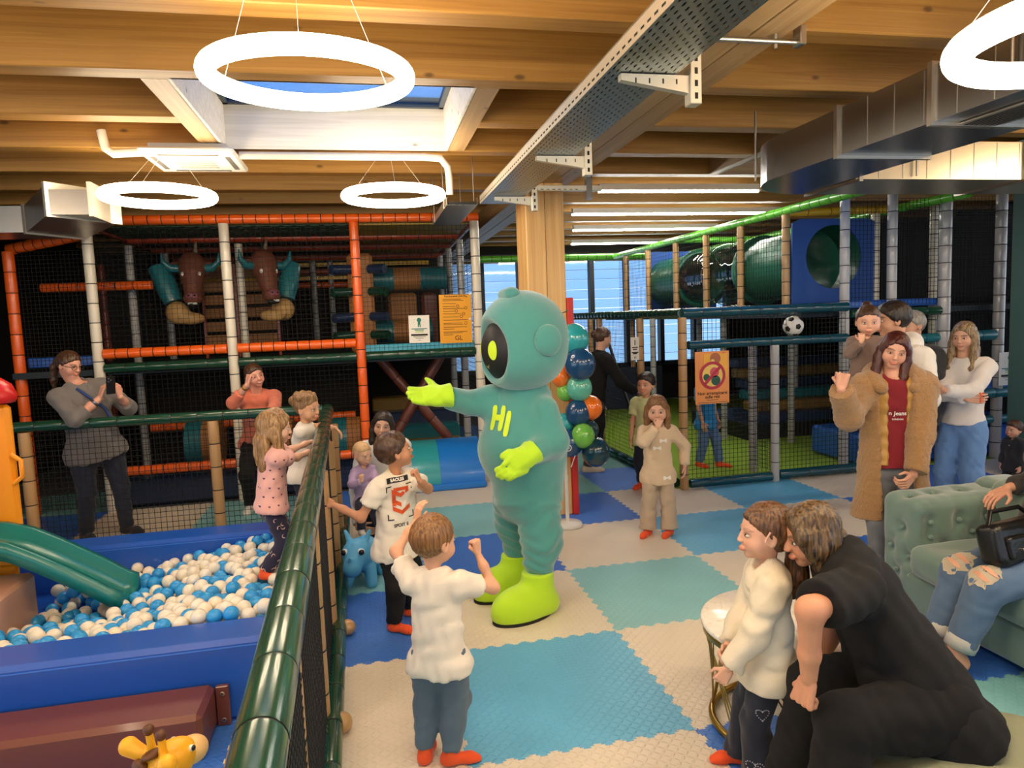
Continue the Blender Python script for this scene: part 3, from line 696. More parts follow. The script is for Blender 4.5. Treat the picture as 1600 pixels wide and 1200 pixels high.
MB().box((-4.7, 8.6, 0), (.92, 8.65, 2.95)).build('back_screen', mat('black_screen', '100d0b', .9), cf); MB().box((-4.7, 5.3, .0), (-4.66, 8.6, 2.95)).build('side_screen', MATS['black_screen'], cf)
MB().box((-2.9, 6.3, .0), (-.4, 6.34, 1.38)).build('lower_screen', MATS['black_screen'], cf)
# boards, rollers and pegs on the upper deck
bm_ = mat('tan_board', 'a8703c', .6, var=(5, .12))
for x0, x1 in ((-2.27, -1.98), (-1.88, -1.42)):
    MB().box((x0-.03, 6.62, 1.46), (x0, 6.68, 2.62)).build('board_frame', V_RED, cf); MB().box((x1, 6.62, 1.46), (x1+.03, 6.68, 2.62)).build('board_frame', V_RED, cf)
    for k in range(6): MB().box((x0, 6.6+.02*(k % 2), 1.62+k*.165), (x1, 6.66, 1.745+k*.165), bev=.008).build('climbing_board', bm_, cf)
MB().box((-.50, 5.95, 1.46), (-.20, 6.03, 2.66), bev=.06).build('peg_board', bm_, cf)
for z, m in ((2.47, V_DKBL), (2.2, V_GN), (1.9, V_DKBL), (1.68, V_GN)):
    for xx in (-.46, -.24): MB().tube([(xx, 5.95, z), (xx+(.18 if xx > -.3 else -.22), 5.80, z-.01)], .055, 12).build('peg', m, cf)
def roller(x0, x1, y, z, r, seq, parent, nm='roller'):
    n_ = len(seq); rt = None
    for k, m in enumerate(seq):
        a = x0+(x1-x0)*k/n_; b = x0+(x1-x0)*(k+1)/n_; o = MB().tube([(a, y, z), (b, y, z)], r, 18).build(nm, m, parent)
roller(-.28, .72, 6.3, 2.36, .145, (V_TEAL, bm_, V_TEAL), cf); roller(-.22, .5, 6.2, 1.70, .15, (V_TEAL, bm_, V_TEAL), cf)
MB().box((-.02, 6.5, 1.46), (.35, 6.8, 2.2), bev=.04).build('foam_block', bm_, cf); MB().box((.42, 6.6, 1.46), (.62, 6.9, 2.2), bev=.04).build('foam_block', V_BRN, cf)
# lower level
roller(-2.35, -2.0, 5.7, .55, .27, (V_TEAL, bm_), cf, 'barrel'); roller(-1.52, -1.2, 5.6, .5, .27, (V_TEAL, bm_), cf, 'barrel'); roller(-.75, -.45, 5.5, .5, .25, (V_TEAL, bm_), cf, 'barrel')
MB().box((-2.9, 5.1, 0), (-.45, 5.6, .28), bev=.03).build('floor_pad', V_DKBL, cf)
pad_tube('rail', (-2.8, 5.9, .72), (-.5, 5.9, .72), .05, V_OR, cf, .14, 10)
pad_tube('cross_brace', (-.28, 5.6, .12), (.55, 5.62, 1.42), .06, V_BRN, cf, .3, 10); pad_tube('cross_brace', (.80, 5.70, .12), (-.2, 5.72, 1.42), .06, V_BRN, cf, .3, 10)
for k, m in enumerate((V_DKBL, mat('ochre_pad', '8a6a2c', .6), V_TEAL, V_DKBL, MATS['ochre_pad'])): MB().box((-.3, 5.75+k*.3, .0), (.82, 6.08+k*.3, .14+k*.16), bev=.02).build('step', m, cf)
MB().box((-.35, 7.4, 0), (.86, 7.45, 1.4)).build('lower_screen', MATS['black_screen'], cf)

# bull heads hung inside, a teal-sleeved arm beside each
def bull(name, c, yaw, pitch, label, flip):
    c = np.array(c, float); R = rotz(yaw)@rotx(pitch); T = lambda p: c+R@np.array(p, float)
    rt = empty(name, c, label, 'bull figure', 'bull figures hung in the climbing frame')
    s = SDF().ell(T((0, 0, .12)), (.15, .13, .17), R=R, k=.05).cap(T((0, -.04, .02)), T((0, -.12, -.22)), .125, .085, k=.05).ell(T((0, -.15, -.25)), (.10, .08, .07), R=R, k=.04)
    s.ell(T((.16, .02, .14)), (.09, .03, .045), R=R, k=.02).ell(T((-.16, .02, .14)), (.09, .03, .045), R=R, k=.02)
    blob('head', s, .014, mat('bull_brown', '6d3a26', .6), rt)
    for sx_ in (1, -1): MB().tube([T((sx_*.10, 0, .10)), T((sx_*.22, -.03, .10)), T((sx_*.29, -.05, .17)), T((sx_*.30, -.06, .27))], [.05, .045, .03, .008], 12).build('horn', V_TEAL, rt)
    MB().ball(T((0, -.21, -.22)), (.07, .03, .045), R=R).build('nose', mat('bull_pink', '8a4a55', .5), rt)
    for sx_ in (1, -1): MB().ball(T((sx_*.03, -.237, -.215)), (.013, .01, .01)).build('nostril', M_TIE, rt)
    for sx_ in (1, -1): MB().ball(T((sx_*.085, -.12, .03)), (.022, .02, .026), R=R).build('eye', M_WHITEP, rt)
    MB().ball(T((0, -.19, -.315)), (.075, .04, .03), R=R).build('mouth', M_TIE, rt); MB().box(T((0, -.22, -.305))-np.array((.05, .008, .01)), T((0, -.22, -.305))+np.array((.05, .008, .01))).build('teeth', M_WHITEP, rt)
    MB().tube([T((.04, .03, .26)), T((.06, .02, .40))], [.03, .01], 8).build('hair_tuft', mat('bull_tuft', '8d7a62', .8), rt)
    f = flip
    MB().tube([T((f*.36, .05, .12)), T((f*.28, .0, -.10)), T((f*.22, -.03, -.28))], [.11, .12, .10], 14).build('sleeve', V_TEAL, rt)
    q = SDF().ell(T((f*.18, -.03, -.40)), (.13, .10, .13), k=.04).ell(T((f*.04, -.05, -.47)), (.14, .08, .07), k=.04)
    blob('fist', q, .016, mat('bull_tan', 'b58f58', .6), rt)
    MB().tube([T((0, 0, .25)), (c[0], c[1], 2.86)], .004, 5).build('hanging_cord', M_TIE, rt)
bull('bull_figure', (-2.22, 5.9, 2.42), .1, 0, 'brown bull head facing front, left of the second cream post', -1)
bull('bull_figure', (-1.42, 5.75, 2.42), .55, 0, 'brown bull head turned sideways between cream post and orange post', 1)
# half-round soft block in front of the frame entrance
hr = empty('soft_roll_block', (.37, 4.95, 0), 'teal and blue half-round soft block below the entrance', 'soft block')
def half_round(x0, x1, m, nm):
    mb = MB(); P = []
    prof = [(4.66+.5-.5*math.cos(t), .05+.42*math.sin(t)) for t in np.linspace(0, math.pi*.62, 14)]
    pts = [(4.66, 0.)]+prof+[(prof[-1][0], 0.)]
    v = [(x0, y, z) for y, z in pts]+[(x1, y, z) for y, z in pts]; n_ = len(pts)
    mb.add(v, [tuple(range(n_)), tuple(range(2*n_-1, n_-1, -1))]); mb.add(v, [(i, n_+i, n_+(i+1) % n_, (i+1) % n_) for i in range(n_)], 0, True); mb.build(nm, m, hr)
half_round(-.12, .38, vinyl('sea_vinyl', '2fa3ad', .35), 'teal_half'); half_round(.382, .86, vinyl('bright_blue_vinyl', '1d7fe0', .35), 'blue_half')
MB().box((-.13, 4.62, 0), (.87, 4.70, .07), bev=.015).build('base_strip', MATS['bright_blue_vinyl'], hr)

# ---------------------------------------------------------------- caged pitch and tunnel tower at the back right
turf = MB().box((2.72, 3.86, -.013), (9.3, 10.8, .004)).build('artificial_turf', mat('turf', '8fb034', .95, bump=('noise', 300, .8), var=(30, .2))); tag(turf, 'bright green artificial turf inside the net cage', 'turf', kind='stuff')
cg = empty('net_cage', (3.8, 4, 0), 'net cage around the green pitch with tan and grey padded posts', 'play cage')
YC = 3.80
pad_tube('post', (2.78, YC, 0), (2.78, YC, 1.76), .045, V_TAN, cg, .16); pad_tube('post', (3.81, YC, 0), (3.81, YC, 1.44), .044, V_GREY, cg, .2)
pad_tube('post', (3.83, 4.26, 0), (3.83, 4.26, 1.44), .045, V_GREY, cg, .15)
for x, y, m in ((2.72, 4.75, V_TAN), (2.70, 6.1, V_TAN), (2.66, 7.3, V_TAN), (2.6, 8.6, V_TAN)): pad_tube('post', (x, y, 0), (x, y, 1.76), .042, m, cg, .16, 10)
pad_tube('beam', (2.78, YC, 1.80), (4.66, YC, 1.80), .05, V_GOAL, cg, .2); pad_tube('beam', (2.78, YC, 1.80), (2.58, 9.5, 1.80), .05, V_GN, cg, .12)
pad_tube('beam', (2.84, YC, 1.475), (4.66, YC, 1.475), .045, V_GOAL, cg, .22); pad_tube('beam', (2.84, YC, .055), (3.77, YC, .055), .045, V_GOAL, cg, .24); pad_tube('beam', (3.86, YC+.02, .06), (4.9, YC+.02, .06), .05, V_GOAL, cg, .3)
pad_tube('beam', (2.74, 3.9, .05), (2.62, 9., .05), .05, V_GN, cg, .3)
net('safety_net', (2.84, YC+.03, .1), (.93, 0, 0), (0, 0, 1.34), cg, .047, .0034); net('safety_net', (3.86, YC+.03, .1), (.86, 0, 0), (0, 0, 1.34), cg, .047, .0034); net('safety_net', (2.84, YC+.03, 1.5), (1.82, 0, 0), (0, 0, .28), cg, .047, .0034)
net('safety_net', (3.81, YC+.05, .1), (0, .42, 0), (0, 0, 1.34), cg, .047); net('safety_net', (2.72, 4.8, .1), (-.1, 3.8, 0), (0, 0, 1.66), cg, .047)
# dark slanting strap and door panel on the left side
pad_tube('door_bar', (2.62, 4.6, .45), (2.70, 5.9, 1.62), .02, mat('black_vinyl', '0c0c0d', .5), cg, .8, 8); pad_tube('door_bar', (2.66, 4.65, .42), (2.74, 4.0, .02), .02, MATS['black_vinyl'], cg, .8, 8)
# inner posts, steps
for x, y, z1, m in ((4.55, 6.2, 1.75, V_GREY), (5.2, 5.6, 1.75, V_GREY), (5.8, 6.4, 1.75, V_GREY), (4.1, 7.6, 1.75, V_GREY), (5.1, 8.0, 1.75, V_GREY), (6.3, 5.3, 1.75, V_GREY), (3.4, 8.6, 1.75, V_TAN), (4.4, 9.2, 1.75, V_TAN)): pad_tube('post', (x, y, 0), (x, y, z1), .045, m, cg, .16, 10)
for k, m in enumerate((V_DKBL, MATS['ochre_pad'], V_TEAL, V_DKBL, MATS['ochre_pad'], V_DKBL)): MB().box((4.9+k*.05, 5.9+k*.2, .22+k*.14), (8.8, 6.2+k*.2, .36+k*.14), bev=.02).build('step', m, cg)
MB().box((4.75, 5.95, 0), (8.8, 7.6, .22)).build('step_base', MATS['black_vinyl'], cg)
MB().box((2.95, 8.4, .2), (4.6, 8.45, .9)).build('low_screen', mat('navy_screen', '121d33', .8), cg)
# tower: posts, deck, top tubes
tt = empty('tunnel_tower', (5, 5, 1.8), 'upper storey with blue panels and a green crawl tunnel above the pitch', 'play tower')
for y in (4.35, 5.3, 6.2, 7.15, 8.2, 9.2): pad_tube('post', (4.3, y, 1.80), (4.3, y, 2.84), .045, V_TAN, tt, .15, 10)
pad_tube('top_tube', (4.3, 9.8, 2.88), (4.3, 2.75, 2.88), .048, V_LIME, tt, .16); pad_tube('top_tube', (5.75, 9.8, 2.90), (5.75, 3.4, 2.90), .048, V_LIME, tt, .16)
pad_tube('top_tube', (1.6, 9.8, 2.88), (5.75, 9.8, 2.88), .06, V_LIME, tt, .18); pad_tube('top_tube', (4.3, 4.4, 2.86), (5.75, 4.4, 2.90), .045, V_YEL, tt, .3)
pad_tube('top_tube', (4.3, 7.0, 2.86), (5.75, 7.0, 2.86), .045, V_LIME, tt, .2)
for x, r_, zb in ((4.70, .05, 0), (5.28, .052, 0), (5.95, .066, 0), (6.68, .06, 0)): pad_tube('post', (x, 3.9, zb), (x, 3.9, 2.98), r_, V_GREY, tt, .19)
pad_tube('post', (5.52, 4.45, 1.8), (5.52, 4.45, 2.9), .05, V_WH, tt, .16, 10); pad_tube('post', (6.08, 4.2, 0), (6.08, 4.2, 2.9), .045, V_WH, tt, .16, 10)
MB().box((4.25, 4.0, 1.70), (8.9, 10.2, 1.76)).build('deck', MATS['dark_deck'], tt); MB().box((4.75, 3.95, 1.78), (6.0, 4.0, 1.86), bev=.01).build('deck_edge_pad', V_BLUE, tt)
pad_tube('deck_rail', (4.76, 3.9, 1.72), (5.9, 3.9, 1.72), .048, V_GN, tt, .2); pad_tube('deck_rail', (6.02, 3.9, 1.42), (6.62, 3.9, 1.42), .06, V_TEAL, tt, .2); pad_tube('deck_rail', (4.76, 3.92, 1.42), (5.9, 3.92, 1.42), .05, V_TEAL, tt, .2)
pad_tube('deck_rail', (6.4, 3.88, .76), (7.6, 3.88, .76), .06, V_TEAL, tt, .2); MB().box((6.4, 3.9, .80), (7.6, 3.98, .92), bev=.01).build('deck_edge_pad', V_BLUE, tt)
pad_tube('deck_rail', (4.76, 3.92, .56), (5.9, 3.92, .56), .05, V_TEAL, tt, .2); pad_tube('deck_rail', (6.0, 3.92, .45), (7.3, 3.92, .45), .05, V_TEAL, tt, .2)
MB().box((5.0, 3.95, .02), (7.6, 4.9, .36), bev=.03).build('floor_pad', V_BLUE, tt)
def holed_panel(x0, x1, z0, z1, y, cx, cz, r, nm, m, th=.03):
    n_ = 40; mb = MB(); V = []; F = []
    for yy in (y, y+th):
        for k in range(n_):
            t = 2*math.pi*k/n_; c, s_ = math.cos(t), math.sin(t); V.append((cx+r*c, yy, cz+r*s_))
            q = min([abs(((x1 if c > 0 else x0)-cx)/c) if abs(c) > 1e-6 else 1e9, abs(((z1 if s_ > 0 else z0)-cz)/s_) if abs(s_) > 1e-6 else 1e9]); V.append((cx+q*c, yy, cz+q*s_))
    for k in range(n_):
        a, b, c, d = 2*k, 2*k+1, 2*((k+1) % n_)+1, 2*((k+1) % n_); o = 2*n_
        F += [(a, b, c, d), (d+o, c+o, b+o, a+o), (a, d, d+o, a+o), (c, b, b+o, c+o)]
    return mb.add(V, F).build(nm, m, tt)
M_BPAN = mat('blue_panel', '1b4f9e', .5)
holed_panel(4.43, 5.5, 1.84, 2.80, 4.42, 4.96, 2.37, .36, 'blue_panel', M_BPAN)
MB().tube([(4.96, 4.44, 2.37), (4.96, 5.4, 2.37)], .36, 32, caps=False).build('tunnel_throat', mat('tunnel_green', '1f6a52', .35), tt)
MB().box((4.34, 8.35, 1.8), (5.6, 8.4, 2.82)).build('blue_panel', M_BPAN, tt)
TG = mat('tunnel_green', '1f6a52', .35)
def tsec(y0, y1, m, nm='tunnel_section', r=.385):
    n_ = max(2, int((y1-y0)/.06)); ys = np.linspace(y0, y1, n_); MB().tube([(4.72, y, 2.30) for y in ys], [r*(1+.008*math.sin(k*2.1)) for k in range(n_)], 32, caps=False).build(nm, m, tt)
tsec(4.5, 5.45, TG); tsec(7.2, 8.35, TG)
tsec(5.5, 7.15, thin_glass('clear_plastic', (.9, .95, .95), .12), 'clear_section')
for y in (5.47, 6.3, 7.17): MB().lathe([(.385, -.03), (.44, -.03), (.44, .03), (.385, .03)], (4.72, y, 2.30), 36, axis=(0, 1, 0)).build('flange', TG if y != 6.3 else MATS['clear_plastic'], tt)
net('safety_net', (4.3, 4.35, 1.85), (0, 5.2, 0), (0, 0, 1.0), tt, .055); net('safety_net', (4.76, 3.93, 1.8), (1.13, 0, 0), (0, 0, 1.14), tt, .047, .0036); net('safety_net', (6.02, 3.93, .5), (1.6, 0, 0), (0, 0, 2.46), tt, .047, .0036)
net('safety_net', (4.76, 3.95, .1), (1.13, 0, 0), (0, 0, 1.6), tt, .047, .0034)
net('dense_net', (5.56, 4.6, 1.85), (3.3, 0, 0), (0, 0, 1.1), tt, .03, .006); net('dense_net', (5.9, 5.2, .1), (3, 0, 0), (0, 0, 2.8), tt, .035, .006)
MB().box((5.7, 6.0, 1.8), (9.3, 6.05, 2.95)).build('back_screen', MATS['black_screen'], tt); MB().box((6.2, 5.4, 0), (9.3, 5.45, 1.7)).build('back_screen', MATS['black_screen'], tt)

# ---------------------------------------------------------------- football caught between net and rail
fb = empty('football', (4.06, 3.86, 1.63), 'black and white football resting on the cage rail', 'ball')
fc_ = np.array((4.06, 3.855, 1.622)); MB().ball(fc_, .104, seg=24, rings=16).build('ball_skin', M_WHITEP, fb)
ph = (1+5**.5)/2; ico = [np.array(p) for p in [(0, s1, s2*ph) for s1 in (1, -1) for s2 in (1, -1)]+[(s1, s2*ph, 0) for s1 in (1, -1) for s2 in (1, -1)]+[(s2*ph, 0, s1) for s1 in (1, -1) for s2 in (1, -1)]]
Rb = axang((.3, .5, .8), .6)
for p in ico:
    d = Rb@norm(p); a, b, _ = frame(d); mb = MB(); ring = [norm(d+(.33*(a*math.cos(t)+b*math.sin(t))))*.1055 for t in np.linspace(0, 2*math.pi, 5, endpoint=False)]
    mb.add([fc_+q for q in ring]+[fc_+d*.1062], [(i, (i+1) % 5, 5) for i in range(5)]); mb.build('black_patch', M_TIE, fb)

# ---------------------------------------------------------------- signs
def sign(name, c, wd, ht, xax, m, label, cat='sign', tilt=0.):
    """flat board at centre c; returns (root, function placing a point of the board)"""
    x = norm(xax); up = np.array([0, 0, 1.]); n = np.cross(x, up); c = np.array(c, float)
    if tilt: x2 = x*math.cos(tilt)+up*math.sin(tilt); up = up*math.cos(tilt)-x*math.sin(tilt); x = x2
    rt = empty(name, c-up*ht/2, label, cat); v = [c+x*a*wd/2+up*b*ht/2+n*d for d in (-.003, .003) for a, b in ((-1, -1), (1, -1), (1, 1), (-1, 1))]
    MB().add(v, [(3, 2, 1, 0), (4, 5, 6, 7), (0, 1, 5, 4), (1, 2, 6, 5), (2, 3, 7, 6), (3, 0, 4, 7)]).build('board', m, rt)
    P = lambda u, v_, k=.0045: c+x*u*wd/2+up*v_*ht/2+n*k
    return rt, P, x, up
def lines(rt, P, x, up, rows, m, th=.004):
    for u0, u1, v in rows: 
        a, b = P(u0, v), P(u1, v); d = up*th; n = np.cross(x, up)*.0008
        MB().add([a-d, b-d, b+d, a+d, a-d+n, b-d+n, b+d+n, a+d+n], [(3, 2, 1, 0), (4, 5, 6, 7), (0, 1, 5, 4), (1, 2, 6, 5), (2, 3, 7, 6), (3, 0, 4, 7)]).build('text_line', m, rt)
INK = mat('dark_ink', '2a2118', .7); INKO = mat('brown_ink', '6b3a10', .7)
def disc(rt, c, x, up, r, m, nm, r0=0., n_=24, k=.001):
    nn = np.cross(x, up); ts = np.linspace(0, 2*math.pi, n_, endpoint=False); mb = MB()
    if r0 <= 0: mb.add([c+(x*math.cos(t)+up*math.sin(t))*r+nn*k for t in ts], [tuple(range(n_))])
    else: mb.add([c+(x*math.cos(t)+up*math.sin(t))*q+nn*k for t in ts for q in (r, r0)], [(2*i, 2*((i+1) % n_), 2*((i+1) % n_)+1, 2*i+1) for i in range(n_)])
    return mb.build(nm, m, rt)
X1 = (1, 0, 0)
# yellow rules poster
rt, P, x, up = sign('rules_poster', (.655, YF+.022, 1.832), .355, .53, X1, mat('yellow_card', 'f2a81c', .5, var=(3, .05)), 'yellow rules poster with small printed lines on the orange frame', 'poster', -.012)
place_text('poster_title', 'Regolamento Soft Play', .028, P(.05, .93), x, up, INKO, rt, .0006)
for k, (u1, v) in enumerate(((.35, .81), (.5, .75), (.05, .63), (.0, .51), (.55, .42), (-.05, .32), (.35, .21), (.2, .08), (.75, -.05), (.4, -.18), (.45, -.24), (.7, -.34), (-.1, -.42), (.7, -.53), (.4, -.58), (-.2, -.66))): lines(rt, P, x, up, ((-.78, u1, v),), INKO, .0026)
for u, v in ((.15, .52), (.65, .44), (.05, .32), (.5, .2), (.35, .09), (.62, -.19)): disc(rt, P(u, v), x, up, .017, INKO, 'pictogram', .012)
place_text('poster_logo', 'GL', .07, P(.15, -.8), x, up, INKO, rt, .0005); disc(rt, P(.88, -.02), x, up, .012, M_WHITEP, 'sticker')
# two white notices with a little green figure
def notice(c, label, scale=1., tilt=0.):
    rt, P, x, up = sign('notice_sheet', c, .225*scale, .30*scale, X1, mat('white_card', 'f1ece2', .5), label, 'notice', tilt)
    g_ = mat('figure_green', '1f7a6d', .6); w2 = .3*scale
    disc(rt, P(0, .66), x, up, .024*scale, g_, 'printed_figure'); lines(rt, P, x, up, ((-.12, .12, .40),), g_, .017*scale); lines(rt, P, x, up, ((-.14, -.04, .22), (.04, .14, .22)), g_, .012*scale)
    for u, v in ((-.45, .7), (-.5, .5), (.45, .7), (.5, .5), (-.42, .32), (.42, .32)): lines(rt, P, x, up, ((u-.05, u+.05, v),), g_, .0012)
    for v, a in ((.02, .75), (-.07, .45), (-.2, .4)): lines(rt, P, x, up, ((-a, a, v),), g_ if v > -.15 else mat('lime_ink', '9cc83a', .6), .0045*scale)
    lines(rt, P, x, up, ((-.8, .8, -.42),), INK, .010*scale)
    lines(rt, P, x, up, ((-.6, .6, -.55), (-.4, .4, -.66), (-.12, .12, -.8)), INK, .0022)
notice((.250, YF+.022, 1.735), 'white notice sheet left of the yellow poster', 1., -.012)
notice((6.78, 3.84, 1.03), 'white notice sheet beside the green-grey pillar', 1.25)
# small notice by the cage door
rt, P, x, up = sign('notice_sheet', W(992, 545, Y=4.72), .10, .26, X1, MATS['white_card'], 'narrow white notice on the cage post near the door', 'notice')
lines(rt, P, x, up, ((-.1, .1, .55),), INK, .03); lines(rt, P, x, up, ((-.7, .7, .12), (-.5, .5, -.05), (-.8, .8, -.32), (-.5, .5, -.42)), INK, .006); disc(rt, P(0, -.75), x, up, .012, INK, 'pictogram', .008)
# no-climbing poster
rt, P, x, up = sign('no_climbing_poster', (3.07, YC-.06, 1.142), .37, .53, X1, mat('peach_card', 'ee9a55', .5, var=(4, .1)), 'orange no-climbing poster reading Non arrampicarsi sulle reti', 'poster')
pk = mat('poster_red', 'b8324a', .6); yl = mat('poster_yellow', 'f0cf6a', .6); gn = mat('poster_green', '2f5a4a', .6)
lines(rt, P, x, up, ((-.5, .9, .45),), mat('poster_sun', 'f3b544', .6), .12)
disc(rt, P(.18, .72), x, up, .058, mat('poster_hair', 'b56a4a', .6), 'printed_head', k=.002); disc(rt, P(.02, .62), x, up, .022, yl, 'printed_face', k=.003)
disc(rt, P(0, .08), x, up, .118, yl, 'printed_disc', k=.0018); disc(rt, P(.12, .2), x, up, .05, mat('poster_pink', 'd4596a', .6), 'printed_shirt', k=.0028); disc(rt, P(.2, -.12), x, up, .05, gn, 'printed_trousers', k=.0028); disc(rt, P(-.35, .02), x, up, .035, gn, 'printed_trousers', k=.0028)
disc(rt, P(0, .08), x, up, .142, pk, 'prohibition_ring', .112, 36, .0035)
c0 = P(0, .08, .009); d1 = norm(x+up)*.125; d2 = norm(x-up)*.016; MB().add([c0-d1-d2, c0+d1-d2, c0+d1+d2, c0-d1+d2], [(3, 2, 1, 0)]).build('prohibition_bar', pk, rt)
place_text('poster_text', 'Non arrampicarsi', .046, P(0, -.60), x, up, INK, rt, .0006); place_text('poster_text', 'sulle reti', .046, P(0, -.74), x, up, INK, rt, .0006); lines(rt, P, x, up, ((-.35, .35, -.86), (-.9, .9, -.95)), INK, .002)
place_text('poster_logo', 'GL', .05, P(.72, .86), x, up, pk, rt, .0008)
# ================================================================ fence round the ball pit
fe = empty('net_fence', (-.62, 1.2, 0), 'low net fence with dark green top tube and tan posts round the ball pit', 'fence')
pad_tube('top_tube', (-.70, 3.75, 1.06), (-.55, -1.6, 1.03), .054, V_GN, fe, .27, 20, .985)
pad_tube('top_tube', (-3.9, 3.75, 1.075), (-.74, 3.75, 1.065), .045, V_GN, fe, .21)
for y in (-.62, .39, 1.39, 2.4, 3.3): pad_tube('post', (-.585-.01*y-.02, y, .0), (-.585-.01*y-.02, y, .99), .042, V_TAN, fe, .19)
for x in (-3.15, -1.675): pad_tube('post', (x, 3.75, 0), (x, 3.75, 1.03), .047, V_TAN, fe, .19)
net('safety_net', (-.66, 3.7, .08), (.12, -5.2, 0), (0, 0, .94), fe, .035, .0045); net('safety_net', (-3.9, 3.78, .06), (3.18, 0, 0), (0, 0, .98), fe, .047, .0036)
pad_tube('bottom_tube', (-.60, 3.7, .06), (-.535, -1.5, .06), .045, V_GN, fe, .3)
for y in (.39, 1.39, 2.4): MB().ball((-.525, y, .045), (.05, .055, .045)).build('post_foot', V_TAN, fe)
# ================================================================ ball pit: foam walls, balls
def foam_bar(name, lo, hi, m, label, parts=None):
    rt = empty(name, ((lo[0]+hi[0])/2, (lo[1]+hi[1])/2, lo[2]), label, 'foam block')
    MB().box(lo, hi, bev=.022).build('foam_body', m, rt)
    return rt
V_PB = vinyl('pit_blue_vinyl', '1655b8', .38)
r1 = foam_bar('pit_wall', (-4.4, 2.38, 0), (-.74, 2.64, .39), V_PB, 'blue foam wall on the far side of the ball pit')
r2 = foam_bar('pit_wall', (-4.4, .62, 0), (-.74, .88, .39), V_PB, 'blue foam wall on the near side of the ball pit')
for rt, y in ((r1, 2.377), (r2, .617)): MB().box((-4.39, y, .355), (-.75, y+.004, .36)).build('seam', vinyl('seam_blue', '3f7fe0', .5), rt)
st_ = foam_bar('foam_step', (-4.2, .33, 0), (-1.09, .612, .205), V_BRN, 'brown foam step in front of the near pit wall')
MB().box((-1.088, .588, .0), (-1.03, .614, .19), bev=.004).build('fixing_flap', V_BRN, st_)
for z in (.03, .155): MB().lathe([(.006, 0), (.011, 0), (.011, .003), (.006, .003)], (-1.058, .587, z), 12, axis=(0, -1, 0)).build('eyelet', M_STEEL, st_)
foam_bar('foam_block', (-3.4, 1.05, 0), (-2.34, 1.88, .42), vinyl('salmon_vinyl', 'c4947a', .4), 'salmon pink foam block at the left end of the ball pit')
MB().box((-4.4, .88, 0), (-.74, 2.38, .1)).build('floor_ballpit', V_PB)['kind'] = 'structure'
bw = mat('ivory_ball', 'efe6d2', .3, sss=.1); bb_ = mat('sky_ball', '2f9be0', .3)
def bz(x, y): t = min(1, max(0, (x+2.0)/1.1)); t = t*t*(3-2*t); return .185+.15*t+.11*max(0, 1.5-y)/.55*(1-.55*t)
ballm = MB().ball((0, 0, 0), .0395, seg=24, rings=14).mesh('pit_ball'); ballm.materials.append(bw)
pts = []; row = 0; y = .925
while y < 2.36:
    x = -2.33+(row % 2)*.0425
    while x < -.78:
        px_, py_ = x+random.uniform(-.014, .014), y+random.uniform(-.012, .012)
        if not (1.57 < py_ < 2.02 and px_ < -1.84): pts.append((px_, py_, bz(px_, py_)+random.uniform(-.02, .035)))
        x += .085
    y += .0755; row += 1
pts.sort(key=lambda p: np.linalg.norm(np.array(p)-CAM))
pts = [p for p in pts if not (abs(p[0]+.98) < .05 and abs(p[1]-1.52) < .06)]
rest = MB()
for k, p in enumerate(pts):
    blue = random.random() < .40
    if k < 300:
        o = link('pit_ball', ballm, ()); o.location = p; o.rotation_euler = (random.random(), random.random(), random.random())
        o.material_slots[0].link = 'OBJECT'; o.material_slots[0].material = bb_ if blue else bw
        tag(o, 'sky blue plastic ball lying in the ball pit' if blue else 'ivory white plastic ball lying in the ball pit', 'ball', 'balls in the ball pit')
    else: rest.ball(p, .0395, 1 if blue else 0, 12, 8)
for k in range(420):
    x, y = random.uniform(-2.33, -.78), random.uniform(.92, 2.35); rest.ball((x, y, bz(x, y)-.055), .0395, int(random.random() < .4), 8, 6)
o = rest.build('pit_balls_below', [bw, bb_]); tag(o, 'deeper layer of white and blue balls showing between the top balls', 'balls', kind='stuff')
# ================================================================ slide and its tower
sl = empty('toddler_slide', (-2.4, 1.8, .1), 'teal plastic slide running down into the ball pit', 'slide')
SP = [(-3.1, .66), (-2.75, .655), (-2.5, .63), (-2.36, .585), (-2.22, .505), (-2.08, .415), (-1.94, .32), (-1.86, .26), (-1.80, .23)]
def channel(path, y0, y1, hgt, th):
    sec = [(y0, hgt), (y0+th, hgt), (y0+th*1.4, .02), ((y0+y1)/2, .0), (y1-th*1.4, .02), (y1-th, hgt), (y1, hgt), (y1, -.02), ((y0+y1)/2, -.035), (y0, -.02)]
    V = [(x, yy, z+zz) for x, z in path for yy, zz in sec]; n_ = len(sec); F = [(i*n_+j, i*n_+(j+1) % n_, (i+1)*n_+(j+1) % n_, (i+1)*n_+j) for i in range(len(path)-1) for j in range(n_)]
    F += [tuple(range(n_))[::-1], tuple(range((len(path)-1)*n_, len(path)*n_))]
    return MB().add(V, F, 0, True)
channel(SP, 1.62, 1.97, .085, .045).build('chute', mat('teal_plastic', '13756f', .3, coat=.2), sl)
tw_ = empty('slide_tower', (-2.65, 1.8, 0), 'orange plastic slide tower with red cap at the left edge', 'slide tower')
OP = mat('orange_plastic', 'f0960f', .35)
for y in (1.56, 2.02): MB().box((-2.60, y-.03, .42), (-2.445, y+.03, 1.42), bev=.02).build('tower_post', OP, tw_)
MB().box((-2.9, 2.02, .0), (-2.5, 2.06, 1.30), bev=.015).build('side_panel', OP, tw_)
MB().lathe([(0, .14), (.05, .13), (.10, .09), (.125, .02), (.11, -.02), (0, -.03)], (-2.53, 2.02, 1.45), 20).build('red_cap', mat('red_plastic', 'c81e1a', .3), tw_)
MB().tube([(-2.45, 1.98, 1.12), (-2.40, 1.98, 1.08), (-2.40, 1.98, .98), (-2.45, 1.98, .94)], .014, 8).build('grab_handle', OP, tw_)
